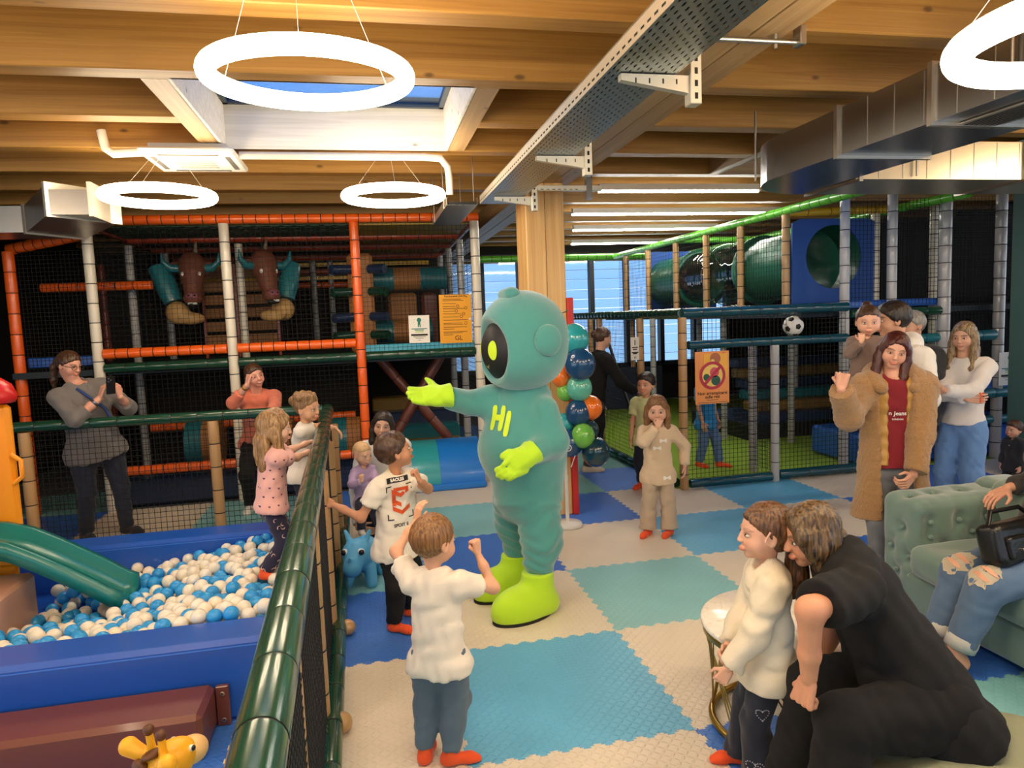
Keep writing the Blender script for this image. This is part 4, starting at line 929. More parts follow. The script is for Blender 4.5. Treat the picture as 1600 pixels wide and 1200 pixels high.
# ================================================================ hopper animals
def anim_eye(c, r, parent, look=(0, -1, 0)):
    c = np.array(c); d = norm(look); e = MB().ball(c, r).build('eye', mat('eye_white', 'f2f0ea', .3), parent)
    MB().ball(c+d*r*.34, r*.86).build('pupil', mat('eye_black', '0b1020', .2), e)
rh = empty('rhino_hopper', (-.44, 2.25, 0), 'light blue inflatable rhino hopper beside the fence', 'hopper toy')
RB = mat('rhino_blue', '58addd', .45); RZ = rotz(-.25); o0 = np.array((-.44, 2.2, 0)); T = lambda p: o0+RZ@np.array(p, float)
s = SDF().ell(T((0, .06, .19)), (.115, .17, .125), R=RZ, k=.05).ell(T((0, -.11, .255)), (.098, .105, .098), R=RZ, k=.05).cap(T((0, -.15, .25)), T((0, -.24, .195)), .074, .062, k=.03)
for sx_ in (1, -1):
    s.cap(T((sx_*.07, -.05, .12)), T((sx_*.085, -.08, .03)), .045, .038, k=.03).cap(T((sx_*.075, .15, .12)), T((sx_*.09, .17, .03)), .048, .04, k=.03)
    s.cap(T((sx_*.05, -.07, .31)), T((sx_*.085, -.06, .395)), .026, .012, k=.02)
s.cap(T((0, -.265, .245)), T((0, -.285, .28)), .02, .008, k=.02).cap(T((0, -.16, .32)), T((0, -.17, .335)), .015, .008, k=.02)
blob('body', s, .009, RB, rh)
for sx_ in (1, -1): anim_eye(T((sx_*.056, -.196, .290)), .024, rh, RZ@np.array((sx_*.4, -.9, .1)))
gi = empty('giraffe_hopper', (-1.1, -.35, 0), 'yellow giraffe hopper with brown horns at the bottom edge', 'hopper toy')
GZ = rotz(0.85); o1 = np.array((-1.05, -.38, 0)); T = lambda p: o1+GZ@np.array(p, float)*1.0
s = SDF().ell(T((-.06, 0, .19)), (.17, .115, .115), R=GZ, k=.05).cap(T((.05, 0, .25)), T((.04, 0, .40)), .07, .055, k=.05).ell(T((.055, 0, .435)), (.085, .06, .06), R=GZ, k=.03)
for a, b in ((.06, .06), (.06, -.06), (-.16, .06), (-.16, -.06)): s.cap(T((a, b, .13)), T((a, b*1.2, .03)), .042, .038, k=.03)
for sy_ in (1, -1): s.cap(T((.0, sy_*.05, .465)), T((-.025, sy_*.10, .495)), .022, .03, k=.015).cap(T((.01, sy_*.028, .48)), T((.005, sy_*.032, .545)), .014, .012, k=.01)
s.ell(T((-.02, .098, .50)), (.02, .02, .02), k=.01)
blob('body', s, .008, mat('giraffe_yellow', 'f2b21d', .4), gi)
blob('muzzle', SDF().ell(T((.125, 0, .425)), (.055, .05, .045), R=GZ, k=.02), .007, mat('giraffe_cream', 'e8bd7c', .45), gi)
for sy_ in (1, -1):
    MB().ball(T((.005, sy_*.032, .553)), .018).build('horn_tip', mat('giraffe_brown', '5b3416', .5), gi); anim_eye(T((.095, sy_*.048, .462)), .011, gi, GZ@np.array((.3, sy_, .2)))
for p, r_ in (((-.01, .0, .488), (.035, .022, .012)), ((-.035, .03, .455), (.02, .03, .02)), ((-.02, -.045, .36), (.02, .02, .03)), ((-.15, .08, .25), (.04, .02, .03)), ((-.10, -.09, .24), (.04, .02, .03)), ((.02, .045, .33), (.02, .02, .03))): MB().ball(T(p), r_, R=GZ).build('brown_patch', MATS['giraffe_brown'], gi)
# ================================================================ balloon column
bs = empty('balloon_column', (1.30, 3.0, 0), 'column of teal, navy, lime and orange balloons on a white stand', 'balloons')
MB().lathe([(0, 0), (.125, 0), (.13, .015), (.12, .035), (.03, .045), (0, .045)], (1.30, 3.0, 0), 28).build('stand_base', M_WHITEP, bs)
MB().tube([(1.30, 3.0, .03), (1.30, 3.0, .45)], .016, 10).build('pole', M_WHITEP, bs); MB().tube([(1.30, 3.0, .42), (1.30, 3.0, .80)], .011, 10).build('pole', M_WHITEP, bs)
MB().tube([(1.34, 2.98, .52), (1.38, 2.98, .62), (1.42, 2.98, .78)], .004, 6).build('ribbon', M_WHITEP, bs)
def latex(n, c): return mat(n, c, .18, coat=.5, sss=0)
BL = [(897, 530, 24, 'teal'), (906, 569, 25, 'navy'), (905, 606, 21, 'mint'), (884, 612, 15, 'lime'), (923, 637, 19, 'orange'), (877, 588, 17, 'orange'), (903, 645, 21, 'navy'), (911, 681, 19, 'lime'), (890, 692, 22, 'navy'), (931, 706, 23, 'petrol'), (919, 672, 17, 'petrol'), (880, 545, 20, 'mint'), (882, 662, 17, 'teal')]
BC = {'teal': '2f9fa5', 'navy': '17456f', 'mint': '5fb59d', 'lime': '74bd4b', 'orange': 'f0761b', 'petrol': '123b48'}
for k, (px_, py_, r_, c) in enumerate(BL):
    yy = 3.0+(.12 if k in (3, 5, 11, 12) else -.04 if k % 2 else .04); p = W(px_, py_, Y=yy); rr = r_*5.75/FPX
    b = MB().ball(p, (rr, rr, rr*1.08), seg=28, rings=18).build('balloon', latex(c+'_latex', BC[c]), bs)
p = W(888, 700, Y=2.84); disc(bs, p, np.array((1., 0, 0)), np.array((0, 0, 1.)), .03, M_WHITEP, 'printed_logo', .022); disc(bs, p, np.array((1., 0, 0)), np.array((0, 0, 1.)), .012, M_WHITEP, 'printed_logo', .007)
# ================================================================ sofa, cushion, table, pouf
VEL = mat('sage_velvet', '6a857b', .75, sheen=.6, var=(7, .1), bump=('noise', 220, .12))
so = empty('tufted_sofa', (3.05, .0, 0), 'sage green velvet sofa with button-tufted arm', 'sofa')
TU = [(2.62, .83, z) for z in (.26, .54)]+[(2.62, .73, .40), (2.62, .93, .40)]
s = SDF().box((3.12, .815, .36), (.40, .155, .325), .07)
tf = [(2.72, .80, .50), (2.72, .89, .36), (2.72, .74, .33), (2.72, .84, .22)]+[(x_, .66, z_) for x_, z_ in ((2.80, .56), (3.0, .56), (3.2, .56), (2.80, .47), (2.9, .40), (3.1, .48))]+[(x_, .82, .685) for x_ in (2.80, 2.95, 3.16, 3.37)]
for p in tf: s.ell(p, (.028, .028, .028), k=.06, op='s')
for a, b in ((0, 1), (0, 2), (1, 3), (2, 3), (4, 7), (4, 8), (5, 8), (5, 9), (6, 9)): s.cap(tf[a], tf[b], .004, k=.025, op='s')
s.noise = fold(3, .0025, 30); blob('arm', s, .013, VEL, so)
for p in tf: MB().ball(np.array(p)+norm(np.array((3.06, .815, .36))-np.array(p))*.012, .014).build('button', VEL, so)
blob('seat_cushion', setattr(q := SDF().box((2.98, -.02, .36), (.36, .665, .095), .06), 'noise', fold(5, .004, 14)) or q, .018, VEL, so)
blob('seat_cushion', setattr(q := SDF().box((2.98, -1.30, .36), (.36, .60, .095), .06), 'noise', fold(6, .004, 14)) or q, .02, VEL, so)
MB().box((2.66, -1.95, .05), (3.5, .70, .27), bev=.025).build('base', VEL, so)
s = SDF().box((3.48, -.5, .42), (.15, 1.45, .31), .08)
for k in range(12):
    for z_ in (.45, .60): s.ell((3.33, .7-.22*k+(.11 if z_ > .5 else 0), z_), .03, k=.06, op='s')
s.noise = fold(7, .003, 25); blob('backrest', s, .022, VEL, so)
for x_, y_ in ((2.72, .86), (3.5, .86), (2.72, -1.8), (3.5, -1.8)): MB().lathe([(.022, 0), (.03, .05)], (x_, y_, 0), 12).build('leg', mat('dark_leg', '2c2119', .5), so)
R_ = rotz(-.35)@roty(-.28)
s = SDF().box((3.20, .42, .60), (.075, .20, .20), .07, R=R_); s.noise = fold(11, .006, 18)
tag(blob('cushion', s, .011, mat('cushion_velvet', '6f8a7c', .8, sheen=.5)), 'grey green velvet cushion leaning in the sofa corner', 'cushion')
# marble side table
tb = empty('side_table', (1.40, -.06, 0), 'round marble side table with gold wire base', 'table'); tcx, tcy = 1.40, -.06
def marble():
    m, n, l, b = node_mat('white_marble'); t = n.new('ShaderNodeTexCoord'); z = n.new('ShaderNodeTexNoise'); z.inputs['Scale'].default_value = 5; z.inputs['Detail'].default_value = 8; z.inputs['Distortion'].default_value = 2.2
    l.new(t.outputs['Object'], z.inputs['Vector']); r = n.new('ShaderNodeValToRGB'); e = r.color_ramp.elements; e[0].position = .485; e[0].color = (*srgb('efe9df'), 1); e[1].position = .515; e[1].color = (*srgb('efe9df'), 1); k = r.color_ramp.elements.new(.5); k.color = (*srgb('d9d1c3'), 1)
    l.new(z.outputs['Fac'], r.inputs[0]); l.new(r.outputs[0], b.inputs['Base Color']); b.inputs['Roughness'].default_value = .12; return m
MB().lathe([(0, .445), (.352, .445), (.36, .45), (.36, .466), (.354, .472), (0, .472)], (tcx, tcy, 0), 64).build('table_top', marble(), tb)
GOLD = mat('brushed_gold', 'a8853f', .3, 1.)
MB().lathe([(.345, .415), (.352, .415), (.352, .444), (.345, .444)], (tcx, tcy, 0), 64).build('rim_band', GOLD, tb)
MB().tube([(tcx+.315*math.cos(t), tcy+.315*math.sin(t), .018) for t in np.linspace(0, 2*math.pi, 56, endpoint=False)], .016, 10, closed=True).build('base_ring', GOLD, tb)
for k in range(6):
    for j in range(3):
        for sg in (1, -1):
            t0 = k*math.pi/3+j*.07+.3; t1 = t0+sg*.62+(0 if sg > 0 else -.1)
            MB().tube([(tcx+.315*math.cos(t0), tcy+.315*math.sin(t0), .02), (tcx+.347*math.cos(t1), tcy+.347*math.sin(t1), .43)], .0035, 6).build('wire', GOLD, tb)
# pouf under the woman in black
s = SDF().ell((1.62, -.86, .15), (.62, .42, .19), k=.05).ell((1.3, -.95, .14), (.3, .3, .16), k=.08); s.plane((0, 0, .004), (0, 0, -1)); s.noise = fold(21, .012, 11)
tag(blob('floor_pouf', s, .018, mat('sage_fabric', '8c9076', .8, bump=('noise', 120, .2), var=(6, .12))), 'crumpled sage green floor pouf under the woman in black', 'pouf')
# black leather handbag on the lap
LEA = mat('black_leather', '0f0e0e', .32, bump=('noise', 60, .15)); hc = np.array((2.70, .04, .655)); HZ = rotz(.15)@rotx(-.25)
hb = empty('handbag', hc-np.array((0, 0, .1)), 'black leather handbag with buckled pockets on the sitter\'s lap', 'handbag'); T = lambda p: hc+HZ@np.array(p, float)
s = SDF().box(T((0, 0, 0)), (.19, .065, .10), .04, R=HZ); s.noise = fold(9, .004, 22); blob('bag_body', s, .009, LEA, hb)
for sx_ in (-1, 1):
    pk_ = SDF().box(T((sx_*.085, -.07, -.015)), (.07, .02, .055), .015, R=HZ); o = blob('pocket', pk_, .007, LEA, hb)
    MB().box(T((sx_*.085, -.094, -.03))-.012, T((sx_*.085, -.094, -.03))+.012, bev=.004, R=HZ).build('buckle', mat('nickel', 'c9c6bf', .25, 1.), o)
MB().tube([T((-.16, 0, .09)), T((-.10, .02, .15)), T((.10, .02, .15)), T((.16, 0, .09))], .011, 8).build('handle', LEA, hb)
# ================================================================ people: one continuous skin mesh each, clothing and hair as children
UP = np.array([0, 0, 1.])
def facing(deg): a = math.radians(deg); return np.array([math.sin(a), math.cos(a), 0.]), np.array([math.cos(a), -math.sin(a), 0.])
def ik(a, t, l1, l2, pole):
    a = np.array(a, float); t = np.array(t, float); d = t-a; L = np.linalg.norm(d); k = max(1., L/(.995*(l1+l2))); l1, l2 = l1*k, l2*k
    L = max(L, abs(l1-l2)*1.02+.02); d = norm(d); x = (l1*l1-l2*l2+L*L)/(2*L); y = math.sqrt(max(0, l1*l1-x*x)); p = np.array(pole, float); p = p-d*(p@d)
    return a+d*x+norm(p)*y
CURL = {'relax': (.30, .45, .30), 'fist': (1.45, 1.55, .9), 'open': (.06, .08, .05), 'grip': (.75, .85, .5), 'hook': (.5, 1.0, .6), 'half': (.9, .9, .5)}
def hand(S_, w, d, n, s, pose, right, fat=1.):
    d = norm(d); n = norm(np.array(n)-d*(np.array(n)@d)); th = np.cross(d, n)*(1 if right else -1); w = np.array(w, float)
    c = CURL[pose]; fr = .047*s*fat
    for k, (o_, ln) in enumerate(((.165, .42), (.055, .47), (-.055, .43), (-.16, .34))):
        b = w+d*.50*s+th*o_*s*1.05; S_.cap(w+d*.10*s+th*o_*s*.7, b, .066*s*fat, .058*s*fat, k=.03*s)
        spread = th*(o_*.35 if pose == 'open' else o_*.08); dd = norm(d+spread); a = 0; p = b
        for j, (f_, r_) in enumerate(((.45, 1.), (.31, .93), (.24, .84))):
            a += c[j]; q = p+(dd*math.cos(a)+n*math.sin(a))*ln*f_*s; S_.cap(p, q, fr*r_*(1.0 if j else 1.05), fr*r_*.94, k=.012*s if j else .02*s); p = q
    b = w+d*.14*s+th*.17*s
    if pose == 'fist': p1 = b+norm(d*.75+th*.35+n*.5)*.26*s; p2 = p1+norm(d*.35-th*.75+n*.3)*.22*s
    elif pose == 'open': p1 = b+norm(d*.45+th*.9)*.26*s; p2 = p1+norm(d*.6+th*.75)*.22*s
    else: p1 = b+norm(d*.7+th*.65+n*.3)*.26*s; p2 = p1+norm(d*.9+th*.15+n*.35)*.20*s
    S_.cap(w+d*.08*s+th*.06*s, p1, .075*s*fat, .056*s*fat, k=.035*s).cap(p1, p2, .054*s*fat, .042*s*fat, k=.012*s)
    return w+d*.3*s
class Head:
    def __init__(s, C, hh, yaw, pitch=0, roll=0, kid=0):
        F, R = facing(yaw); p = math.radians(pitch); F2 = F*math.cos(p)-UP*math.sin(p); U2 = UP*math.cos(p)+F*math.sin(p); r = math.radians(roll)
        s.R = R*math.cos(r)-U2*math.sin(r); s.U = U2*math.cos(r)+R*math.sin(r); s.F = F2; s.C = np.array(C, float); s.h = hh; s.kid = kid
        s.M = np.stack([s.R, s.F, s.U], 1)
    def T(s, x, y, z): return s.C+s.M@np.array([x, y, z], float)*s.h
    def loc(s, P): return (P-s.C)@s.M/s.h
    def sdf(s):
        h = s.h; k = s.kid; S_ = SDF(); E = lambda x, y, z, a, b, c, kk=.10, op='u': S_.ell(s.T(x, y, z), (a*h, b*h, c*h), R=s.M, k=kk*h, op=op)
        E(0, -.05, .11, .345+.02*k, .42, .395); E(0, .09, -.14, .275+.035*k, .275, .32-.03*k, .12); E(0, .24, -.40+.04*k, .10, .085, .075, .10)
        for x in (1, -1):
            E(x*.165, .20, -.17, .12+.02*k, .115, .12, .10); E(x*.13, .325, .075, .10, .05, .032, .05)
        for x in (1, -1): E(x*.145, .42, -.005, .078, .075, .048, .05, 's')
        S_.cap(s.T(0, .365, .02), s.T(0, .435-.02*k, -.125), .034*h, (.048-.006*k)*h, k=.04*h)
        for x in (1, -1): E(x*.045, .415-.015*k, -.135, .034, .036, .028, .025)
        E(0, .375, -.275, .095, .045, .042, .05); E(0, .405, -.262, .07, .02, .016, .02); E(0, .40, -.295, .062, .022, .018, .02)
        S_.cap(s.T(-.075, .43, -.279), s.T(.075, .43, -.279), .006*h, k=.018*h, op='s')
        for x in (1, -1):
            E(x*.355, -.03, -.04, .038, .085, .125, .04); E(x*.385, -.01, -.03, .022, .05, .08, .02, 's')
        return S_
    def colors(s, v, skin, lip, brow, smile=0., hairline=None):
        L = s.loc(v); c = np.tile(np.array(skin, float), (len(v), 1)); x, y, z = L[:, 0], L[:, 1], L[:, 2]; ax = np.abs(x)
        f = (y > .2)
        def mixin(w_, col): nonlocal c; c = c*(1-w_[:, None])+np.array(col)*w_[:, None]
        mixin(np.clip(1-np.sqrt(((ax-.18)/.13)**2+((z+.16)/.10)**2), 0, 1)*f*.30, np.array(skin)*np.array([1.02, .72, .66]))
        mz = -.279+smile*(ax/.1)**2*.05
        mixin((np.clip(1.25-np.sqrt((ax/(.105+.03*smile))**2+((z-mz)/.036)**2), 0, .35)/.35)*f*.85, lip)
        if smile > .5: mixin((np.clip(1.2-np.sqrt((ax/.085)**2+((z-mz)/.014)**2), 0, .3)/.3)*f, (.78, .74, .68))
        bz_ = .088+.02*np.sin(np.clip((ax-.06)/.17, 0, 1)*3.1)
        mixin((np.clip(1.3-np.sqrt(((ax-.145)/.095)**2+((z-bz_)/.022)**2), 0, .4)/.4)*f*(.75-.35*min(1, s.kid)), brow)
        d = np.sqrt(((ax-.145)/.083)**2+((z+.004)/.052)**2); mixin(np.clip(1.25-d, 0, .25)/.25*f*.35, np.array(brow)*.8+np.array(skin)*.2)
        return c
    def eyes(s, parent, iris, size=1.):
        for x in (1, -1):
            c = s.T(x*.143, .322, -.006); k = s.h*size; o = MB().ball(c, (.056*k, .046*k, .026*k), R=s.M, seg=14, rings=10).build('eye', mat('human_eye_white', 'c9bfb6', .3), parent)
            MB().ball(s.T(x*.143, .350+.004*size, -.004), (.030*k, .020*k, .0265*k), R=s.M, seg=12, rings=8).build('iris', mat('iris_'+iris, iris, .2), o)
def hair_noise(h, amp, seed=0):
    f = fold(seed, amp*.8, 34./.23); g = fold(seed+5, amp*.35, 10./.23)
    def n(P):
        Q = P*np.array([1., 1., .22], np.float32); return f(Q*2.2)+g(Q)
    return n
def hair(hd, style, m, parent, seed=0, q=.0065, extra=None):
    h = hd.h; T = hd.T; S_ = SDF(); E = lambda x, y, z, a, b, c, kk=.08, op='u': S_.ell(T(x, y, z), (a*h, b*h, c*h), R=hd.M, k=kk*h, op=op)
    amp = .017*h
    nrm = lambda y, z: hd.M@norm((0, y, z))
    if style in ('short', 'buzz', 'crop'):
        g = {'short': .05, 'buzz': .022, 'crop': .035}[style]
        E(0, -.06, .13, .345+g, .425+g, .395+g); E(0, .12, .37, .23, .20, .11, .1) if style == 'short' else None
        S_.plane(T(0, .335, .245), nrm(.70, -.71), k=.05*h)
    else:
        E(0, -.06, .13, .375, .455, .43)
        if style in ('pony', 'bun', 'updo', 'halfup', 'lowpony'): S_.plane(T(0, .34, .27), nrm(.66, -.75), k=.05*h)
        else:
            S_.plane(T(0, .36, .30), nrm(.80, -.40), k=.06*h)
            E(0, .46, -.14, .26, .36, .42, .07, 's')
            for x in (1, -1): E(x*.36, -.06, -.05, .10, .17, .22)
    tails = {
        'long': [[(.30, .05, .10), (.37, .05, -.25), (.35, .10, -.65), (.31, .12, -1.0)], [(-.30, .05, .10), (-.37, .05, -.25), (-.35, .10, -.65), (-.31, .12, -1.0)], [(0, -.33, .10), (0, -.44, -.35), (0, -.42, -.85), (0, -.38, -1.15)], [(.2, -.25, .0), (.26, -.3, -.5), (.24, -.28, -1.1)], [(-.2, -.25, .0), (-.26, -.3, -.5), (-.24, -.28, -1.1)]],
        'bob': [[(.31, .02, .12), (.36, .05, -.12), (.33, .10, -.40)], [(-.31, .02, .12), (-.36, .05, -.12), (-.33, .10, -.40)], [(0, -.33, .10), (0, -.43, -.15), (0, -.36, -.42)], [(.2, -.28, .0), (.26, -.31, -.42)], [(-.2, -.28, .0), (-.26, -.31, -.42)], [(.18, .24, .34), (.31, .22, .12), (.34, .16, -.2)], [(-.18, .24, .34), (-.31, .22, .12), (-.34, .16, -.2)]],
        'pony': [[(0, -.40, .02), (.0, -.60, .04), (.0, -.70, -.25), (.0, -.66, -.75), (0, -.60, -1.1)]],
        'lowpony': [[(0, -.40, -.05), (.0, -.50, -.14), (.03, -.54, -.45), (.05, -.50, -.85), (.06, -.46, -1.12)]],
        'bun': [[(0, -.36, .36), (0, -.42, .48)]], 'updo': [[(0, -.44, .12), (0, -.52, .16)]],
    }
    rad = {'long': (.10, .12, .12, .07), 'bob': (.10, .12, .10, .08), 'pony': (.07, .10, .13, .11, .04), 'lowpony': (.09, .085, .13, .13, .05), 'bun': (.11, .15), 'updo': (.15, .17)}
    st = {'curly': 'long', 'halfup': 'long'}.get(style, style)
    for path in tails.get(st, []):
        r_ = rad[st]; S_.path([T(*p) for p in path], [r_[min(i, len(r_)-1)]*h for i in range(len(path))], k=.08*h)
    if extra: extra(S_, T, h)
    if style == 'curly':
        f = fold(seed, .028*h, 60.); S_.noise = lambda P: f(P)+hair_noise(h, amp, seed)(P)
    elif style != 'buzz': S_.noise = hair_noise(h, amp, seed)
    return blob('hair', S_, q, m, parent)
def hair_mat(name, c, c2=None, scale=130):
    if name in MATS: return MATS[name]
    m, n, l, b = node_mat(name); t = n.new('ShaderNodeTexCoord'); mp = n.new('ShaderNodeMapping'); mp.inputs['Scale'].default_value = (1, 1, .05); l.new(t.outputs['Object'], mp.inputs[0])
    z = n.new('ShaderNodeTexNoise'); z.inputs['Scale'].default_value = scale; z.inputs['Detail'].default_value = 5; l.new(mp.outputs[0], z.inputs['Vector'])
    r = n.new('ShaderNodeValToRGB'); r.color_ramp.elements[0].position = .35; r.color_ramp.elements[1].position = .68; r.color_ramp.elements[0].color = (*srgb(c), 1); r.color_ramp.elements[1].color = (*srgb(c2 or c), 1)
    l.new(z.outputs['Fac'], r.inputs[0]); l.new(r.outputs[0], b.inputs['Base Color']); b.inputs['Roughness'].default_value = .42
    bp = n.new('ShaderNodeBump'); bp.inputs['Strength'].default_value = .5; bp.inputs['Distance'].default_value = .004; l.new(z.outputs['Fac'], bp.inputs['Height']); l.new(bp.outputs[0], b.inputs['Normal'])
    return m
def cloth(name, c, rough=.85, fine=350, var=.06, sheen=.15): return mat(name, c, rough, bump=('noise', fine, .18), var=(9, var), sheen=sheen)

class Person:
    def __init__(s, label, pos, yaw, H, kid=0, w=1., lean=0, side=0, twist=0, hip=None, hipz=None, head=(None, 0, 0), wr=None, wl=None, pr=None, pl=None, ar=None, al=None, kr=None, kl=None,
                 hr='relax', hl='relax', nr=None, nl=None, dr=None, dl=None, skin='d9a07e', lip=None, brow='4a3322', smile=.4, hh=None, iris='4a3626', fem=1, q=1., sw=None, headoff=(0, 0, 0), group=None, eyes=True, neckf=0.):
        s.F, s.R = facing(yaw); s.H = H; s.kid = kid; s.w = w; s.yaw = yaw; s.q = q
        s.root = empty('person', (pos[0], pos[1], pos[2] if len(pos) > 2 else 0), label, 'person', group)
        z0 = pos[2] if len(pos) > 2 else 0
        s.hh = hh or H*(.134 if not kid else .134+.080*kid); leg = H*(.50-.055*kid); s.leg = leg
        L = H-s.hh*.97-.045*H*(1-.4*kid)-leg; s.L = L
        s.P0 = np.array(hip, float) if hip is not None else np.array([pos[0], pos[1], z0+(hipz or leg)])
        a, b = math.radians(lean), math.radians(side); s.u = norm(UP*math.cos(a)*math.cos(b)+s.F*math.sin(a)+s.R*math.sin(b))
        t = math.radians(twist); sr = s.R*math.cos(t)-s.F*math.sin(t)
        s.r = norm(sr-s.u*(sr@s.u)); s.f = np.cross(s.u, s.r); s.rh = norm(s.R-s.u*(s.R@s.u)*.5); s.k = H/1.65
        s.N = s.P0+s.u*L; s.sw = sw or (H*(.103 if fem else .118)*(1-.06*kid)*(.6+.4*w))
        s.sh = {1: s.N-s.u*.035*H+s.r*s.sw, -1: s.N-s.u*.035*H-s.r*s.sw}; s.hp = {1: s.P0-s.u*.01*H+s.rh*.052*H*w, -1: s.P0-s.u*.01*H-s.rh*.052*H*w}
        hy = head[0] if head[0] is not None else yaw; hp_ = head[1]
        C0 = s.N+norm(s.u+s.F*(.12+neckf)+UP*.35)*(.048*H*(1-.35*kid)+s.hh*.46)+np.array(headoff); s.hd = Head(C0, s.hh, hy, hp_, head[2], kid)
        ua, fa = .175*H*(1-.04*kid), .150*H*(1-.04*kid); s.hs = .108*H*(1-.02*kid); th_, sh_ = .233*H*(1-.12*kid), .219*H*(1-.12*kid)
        s.wr = {}; s.el = {}; s.kn = {}; s.an = {}; s.hpose = {1: hr, -1: hl}; s.hn = {1: nr, -1: nl}; s.hdv = {1: dr, -1: dl}
        for sd, wt, pole in ((1, wr, pr), (-1, wl, pl)):
            o = s.r*sd
            if wt is None: wt = s.sh[sd]-UP*(ua+fa)*.97+s.F*.05*H+o*.03*H
            pole = np.array(pole, float) if pole is not None else (-s.F*.8-UP*.3+o*.5)
            wt = np.array(wt, float); s.el[sd] = ik(s.sh[sd], wt, ua, fa, pole); s.wr[sd] = wt
        for sd, at_, pole in ((1, ar, kr), (-1, al, kl)):
            o = s.rh*sd; an_ = np.array(at_, float) if at_ is not None else np.array([*(s.hp[sd]+o*.012*H)[:2], z0+.045*H])
            pole = np.array(pole, float) if pole is not None else s.F+o*.15; s.kn[sd] = ik(s.hp[sd], an_, th_, sh_, pole); s.an[sd] = an_
        s.skin = np.array(srgb(skin)); s.lip = np.array(srgb(lip)) if lip else s.skin*np.array([.80, .48, .46]); s.brow = np.array(srgb(brow)); s.smile = smile
        s._body(eyes, iris)
    def limb_dir(s, sd):
        return norm(s.hdv[sd]) if s.hdv[sd] is not None else norm(s.wr[sd]-s.el[sd])
    def _body(s, eyes, iris):
        k = s.k*(.92 if s.kid else 1); w = s.w; V = []; Fc = []; Cc = []; off = 0; q = s.q
        def addm(v, f, c):
            nonlocal off
            V.append(v); Fc.append(f+off); Cc.append(c); off += len(v)
        H_ = s.hd.sdf(); nk = s.hd.T(0, -.10, -.28); H_.cap(s.N-s.u*.03*s.H, nk, .056*k*(.8+.2*w)*(1-.12*s.kid), .052*k*(1-.1*s.kid), k=.03)
        H_.cap(s.N-s.u*.05*s.H-s.r*s.sw*.55, s.N-s.u*.05*s.H+s.r*s.sw*.55, .045*k, k=.05); H_.ell(s.N-s.u*.075*s.H+s.f*.02, (.10*k, .055*k, .06*k), k=.04)
        v, f = H_.grid(.0052*q*max(.75, s.hh/.23)); addm(v, f, s.hd.colors(v, s.skin, s.lip, s.brow, s.smile))
        for sd in (1, -1):
            A = SDF(); d = s.limb_dir(sd); n = s.hn[sd]
            n = norm(n) if n is not None else norm(-s.r*sd*.8-s.F*.2)
            A.cap(s.sh[sd], s.el[sd], .046*k*(.75+.25*w), .037*k*(.75+.25*w), k=.03).cap(s.el[sd], s.el[sd]*.35+s.wr[sd]*.65, .037*k*(.75+.25*w), .031*k*(.8+.2*w), k=.03).cap(s.el[sd]*.35+s.wr[sd]*.65, s.wr[sd], .031*k*(.8+.2*w), .0245*k*(.85+.15*w), k=.02)
            hand(A, s.wr[sd], d, n, s.hs, s.hpose[sd], sd == 1, 1.0+.12*s.kid)
            v, f = A.grid((.0042 if not s.kid else .0036)*q); addm(v, f, np.tile(s.skin, (len(v), 1)))
        Bd = SDF(); s._torso(Bd, 0.); 
        for sd in (1, -1): Bd.cap(s.hp[sd], s.kn[sd], .078*k*w, .052*k, k=.04).cap(s.kn[sd], s.an[sd], .050*k, .034*k, k=.03)
        Bd.off = .006; v, f = Bd.grid(.022); addm(v, f, np.tile(s.skin, (len(v), 1)))
        s.body = link('body', mesh_np('body', np.concatenate(V), np.concatenate(Fc), True, np.concatenate(Cc)), mat('skin', (.6, .4, .3), .5, attr='Col', sss=.06, var=(60, .05)), s.root)
        if eyes: s.hd.eyes(s.root, iris, 1+.22*s.kid)
    def _torso(s, S_, g, belly=0., bust=None):
        k = s.k; w = s.w; p = lambda t: s.P0+s.u*s.L*t
        hw, ww, cw = .140*k*w, (.116+.012*s.kid)*k*w, .132*k*(.5+.5*w)
        S_.cap(p(-.02), p(.40), hw+g, ww+g, sc=.76, front=s.f, k=.05*k).cap(p(.40), p(.80), ww+g, cw+g, sc=.74, front=s.f, k=.05*k)
        S_.cap(s.sh[1]-s.r*.02*k, s.sh[-1]+s.r*.02*k, .052*k+g, .052*k+g, k=.06*k); S_.cap(s.N-s.u*.02*s.H, s.N-s.u*.09*s.H, .055*k+g*.6, .09*k+g, k=.05*k)
        if belly: S_.ell(p(.22)+s.f*.05*k, (.13*k*w+g, .09*k*w*belly+g, .14*k+g), R=np.stack([s.r, s.f, s.u], 1), k=.06*k)
        if bust:
            for sd in (1, -1): S_.ell(p(.63)+s.f*.075*k+s.r*sd*.07*k, (.07*k*bust+g, .065*k*bust+g, .07*k*bust+g), k=.05*k)
    def top(s, m, sleeve=1., g=.012, hem=-.12, belly=0., bust=None, flare=0., cuff=0., name='top', h=.011, amp=.007, freq=24, neck=.02, seed=1, sg=None, cut=True, neckline=True):
        k = s.k; S_ = SDF(); s._torso(S_, g, belly, bust); sg = g if sg is None else sg
        he = s.P0+s.u*s.L*hem; S_.cap(he-s.u*.01, s.P0+s.u*s.L*.3, .150*k*s.w+g+flare, .122*k*s.w+g, sc=.82, front=s.f, k=.04*k)
        if hem < .02: S_.cap(s.hp[1]+s.u*s.L*hem*.5, s.hp[-1]+s.u*s.L*hem*.5, .112*k*(.4+.6*s.w)+g, k=.04*k)
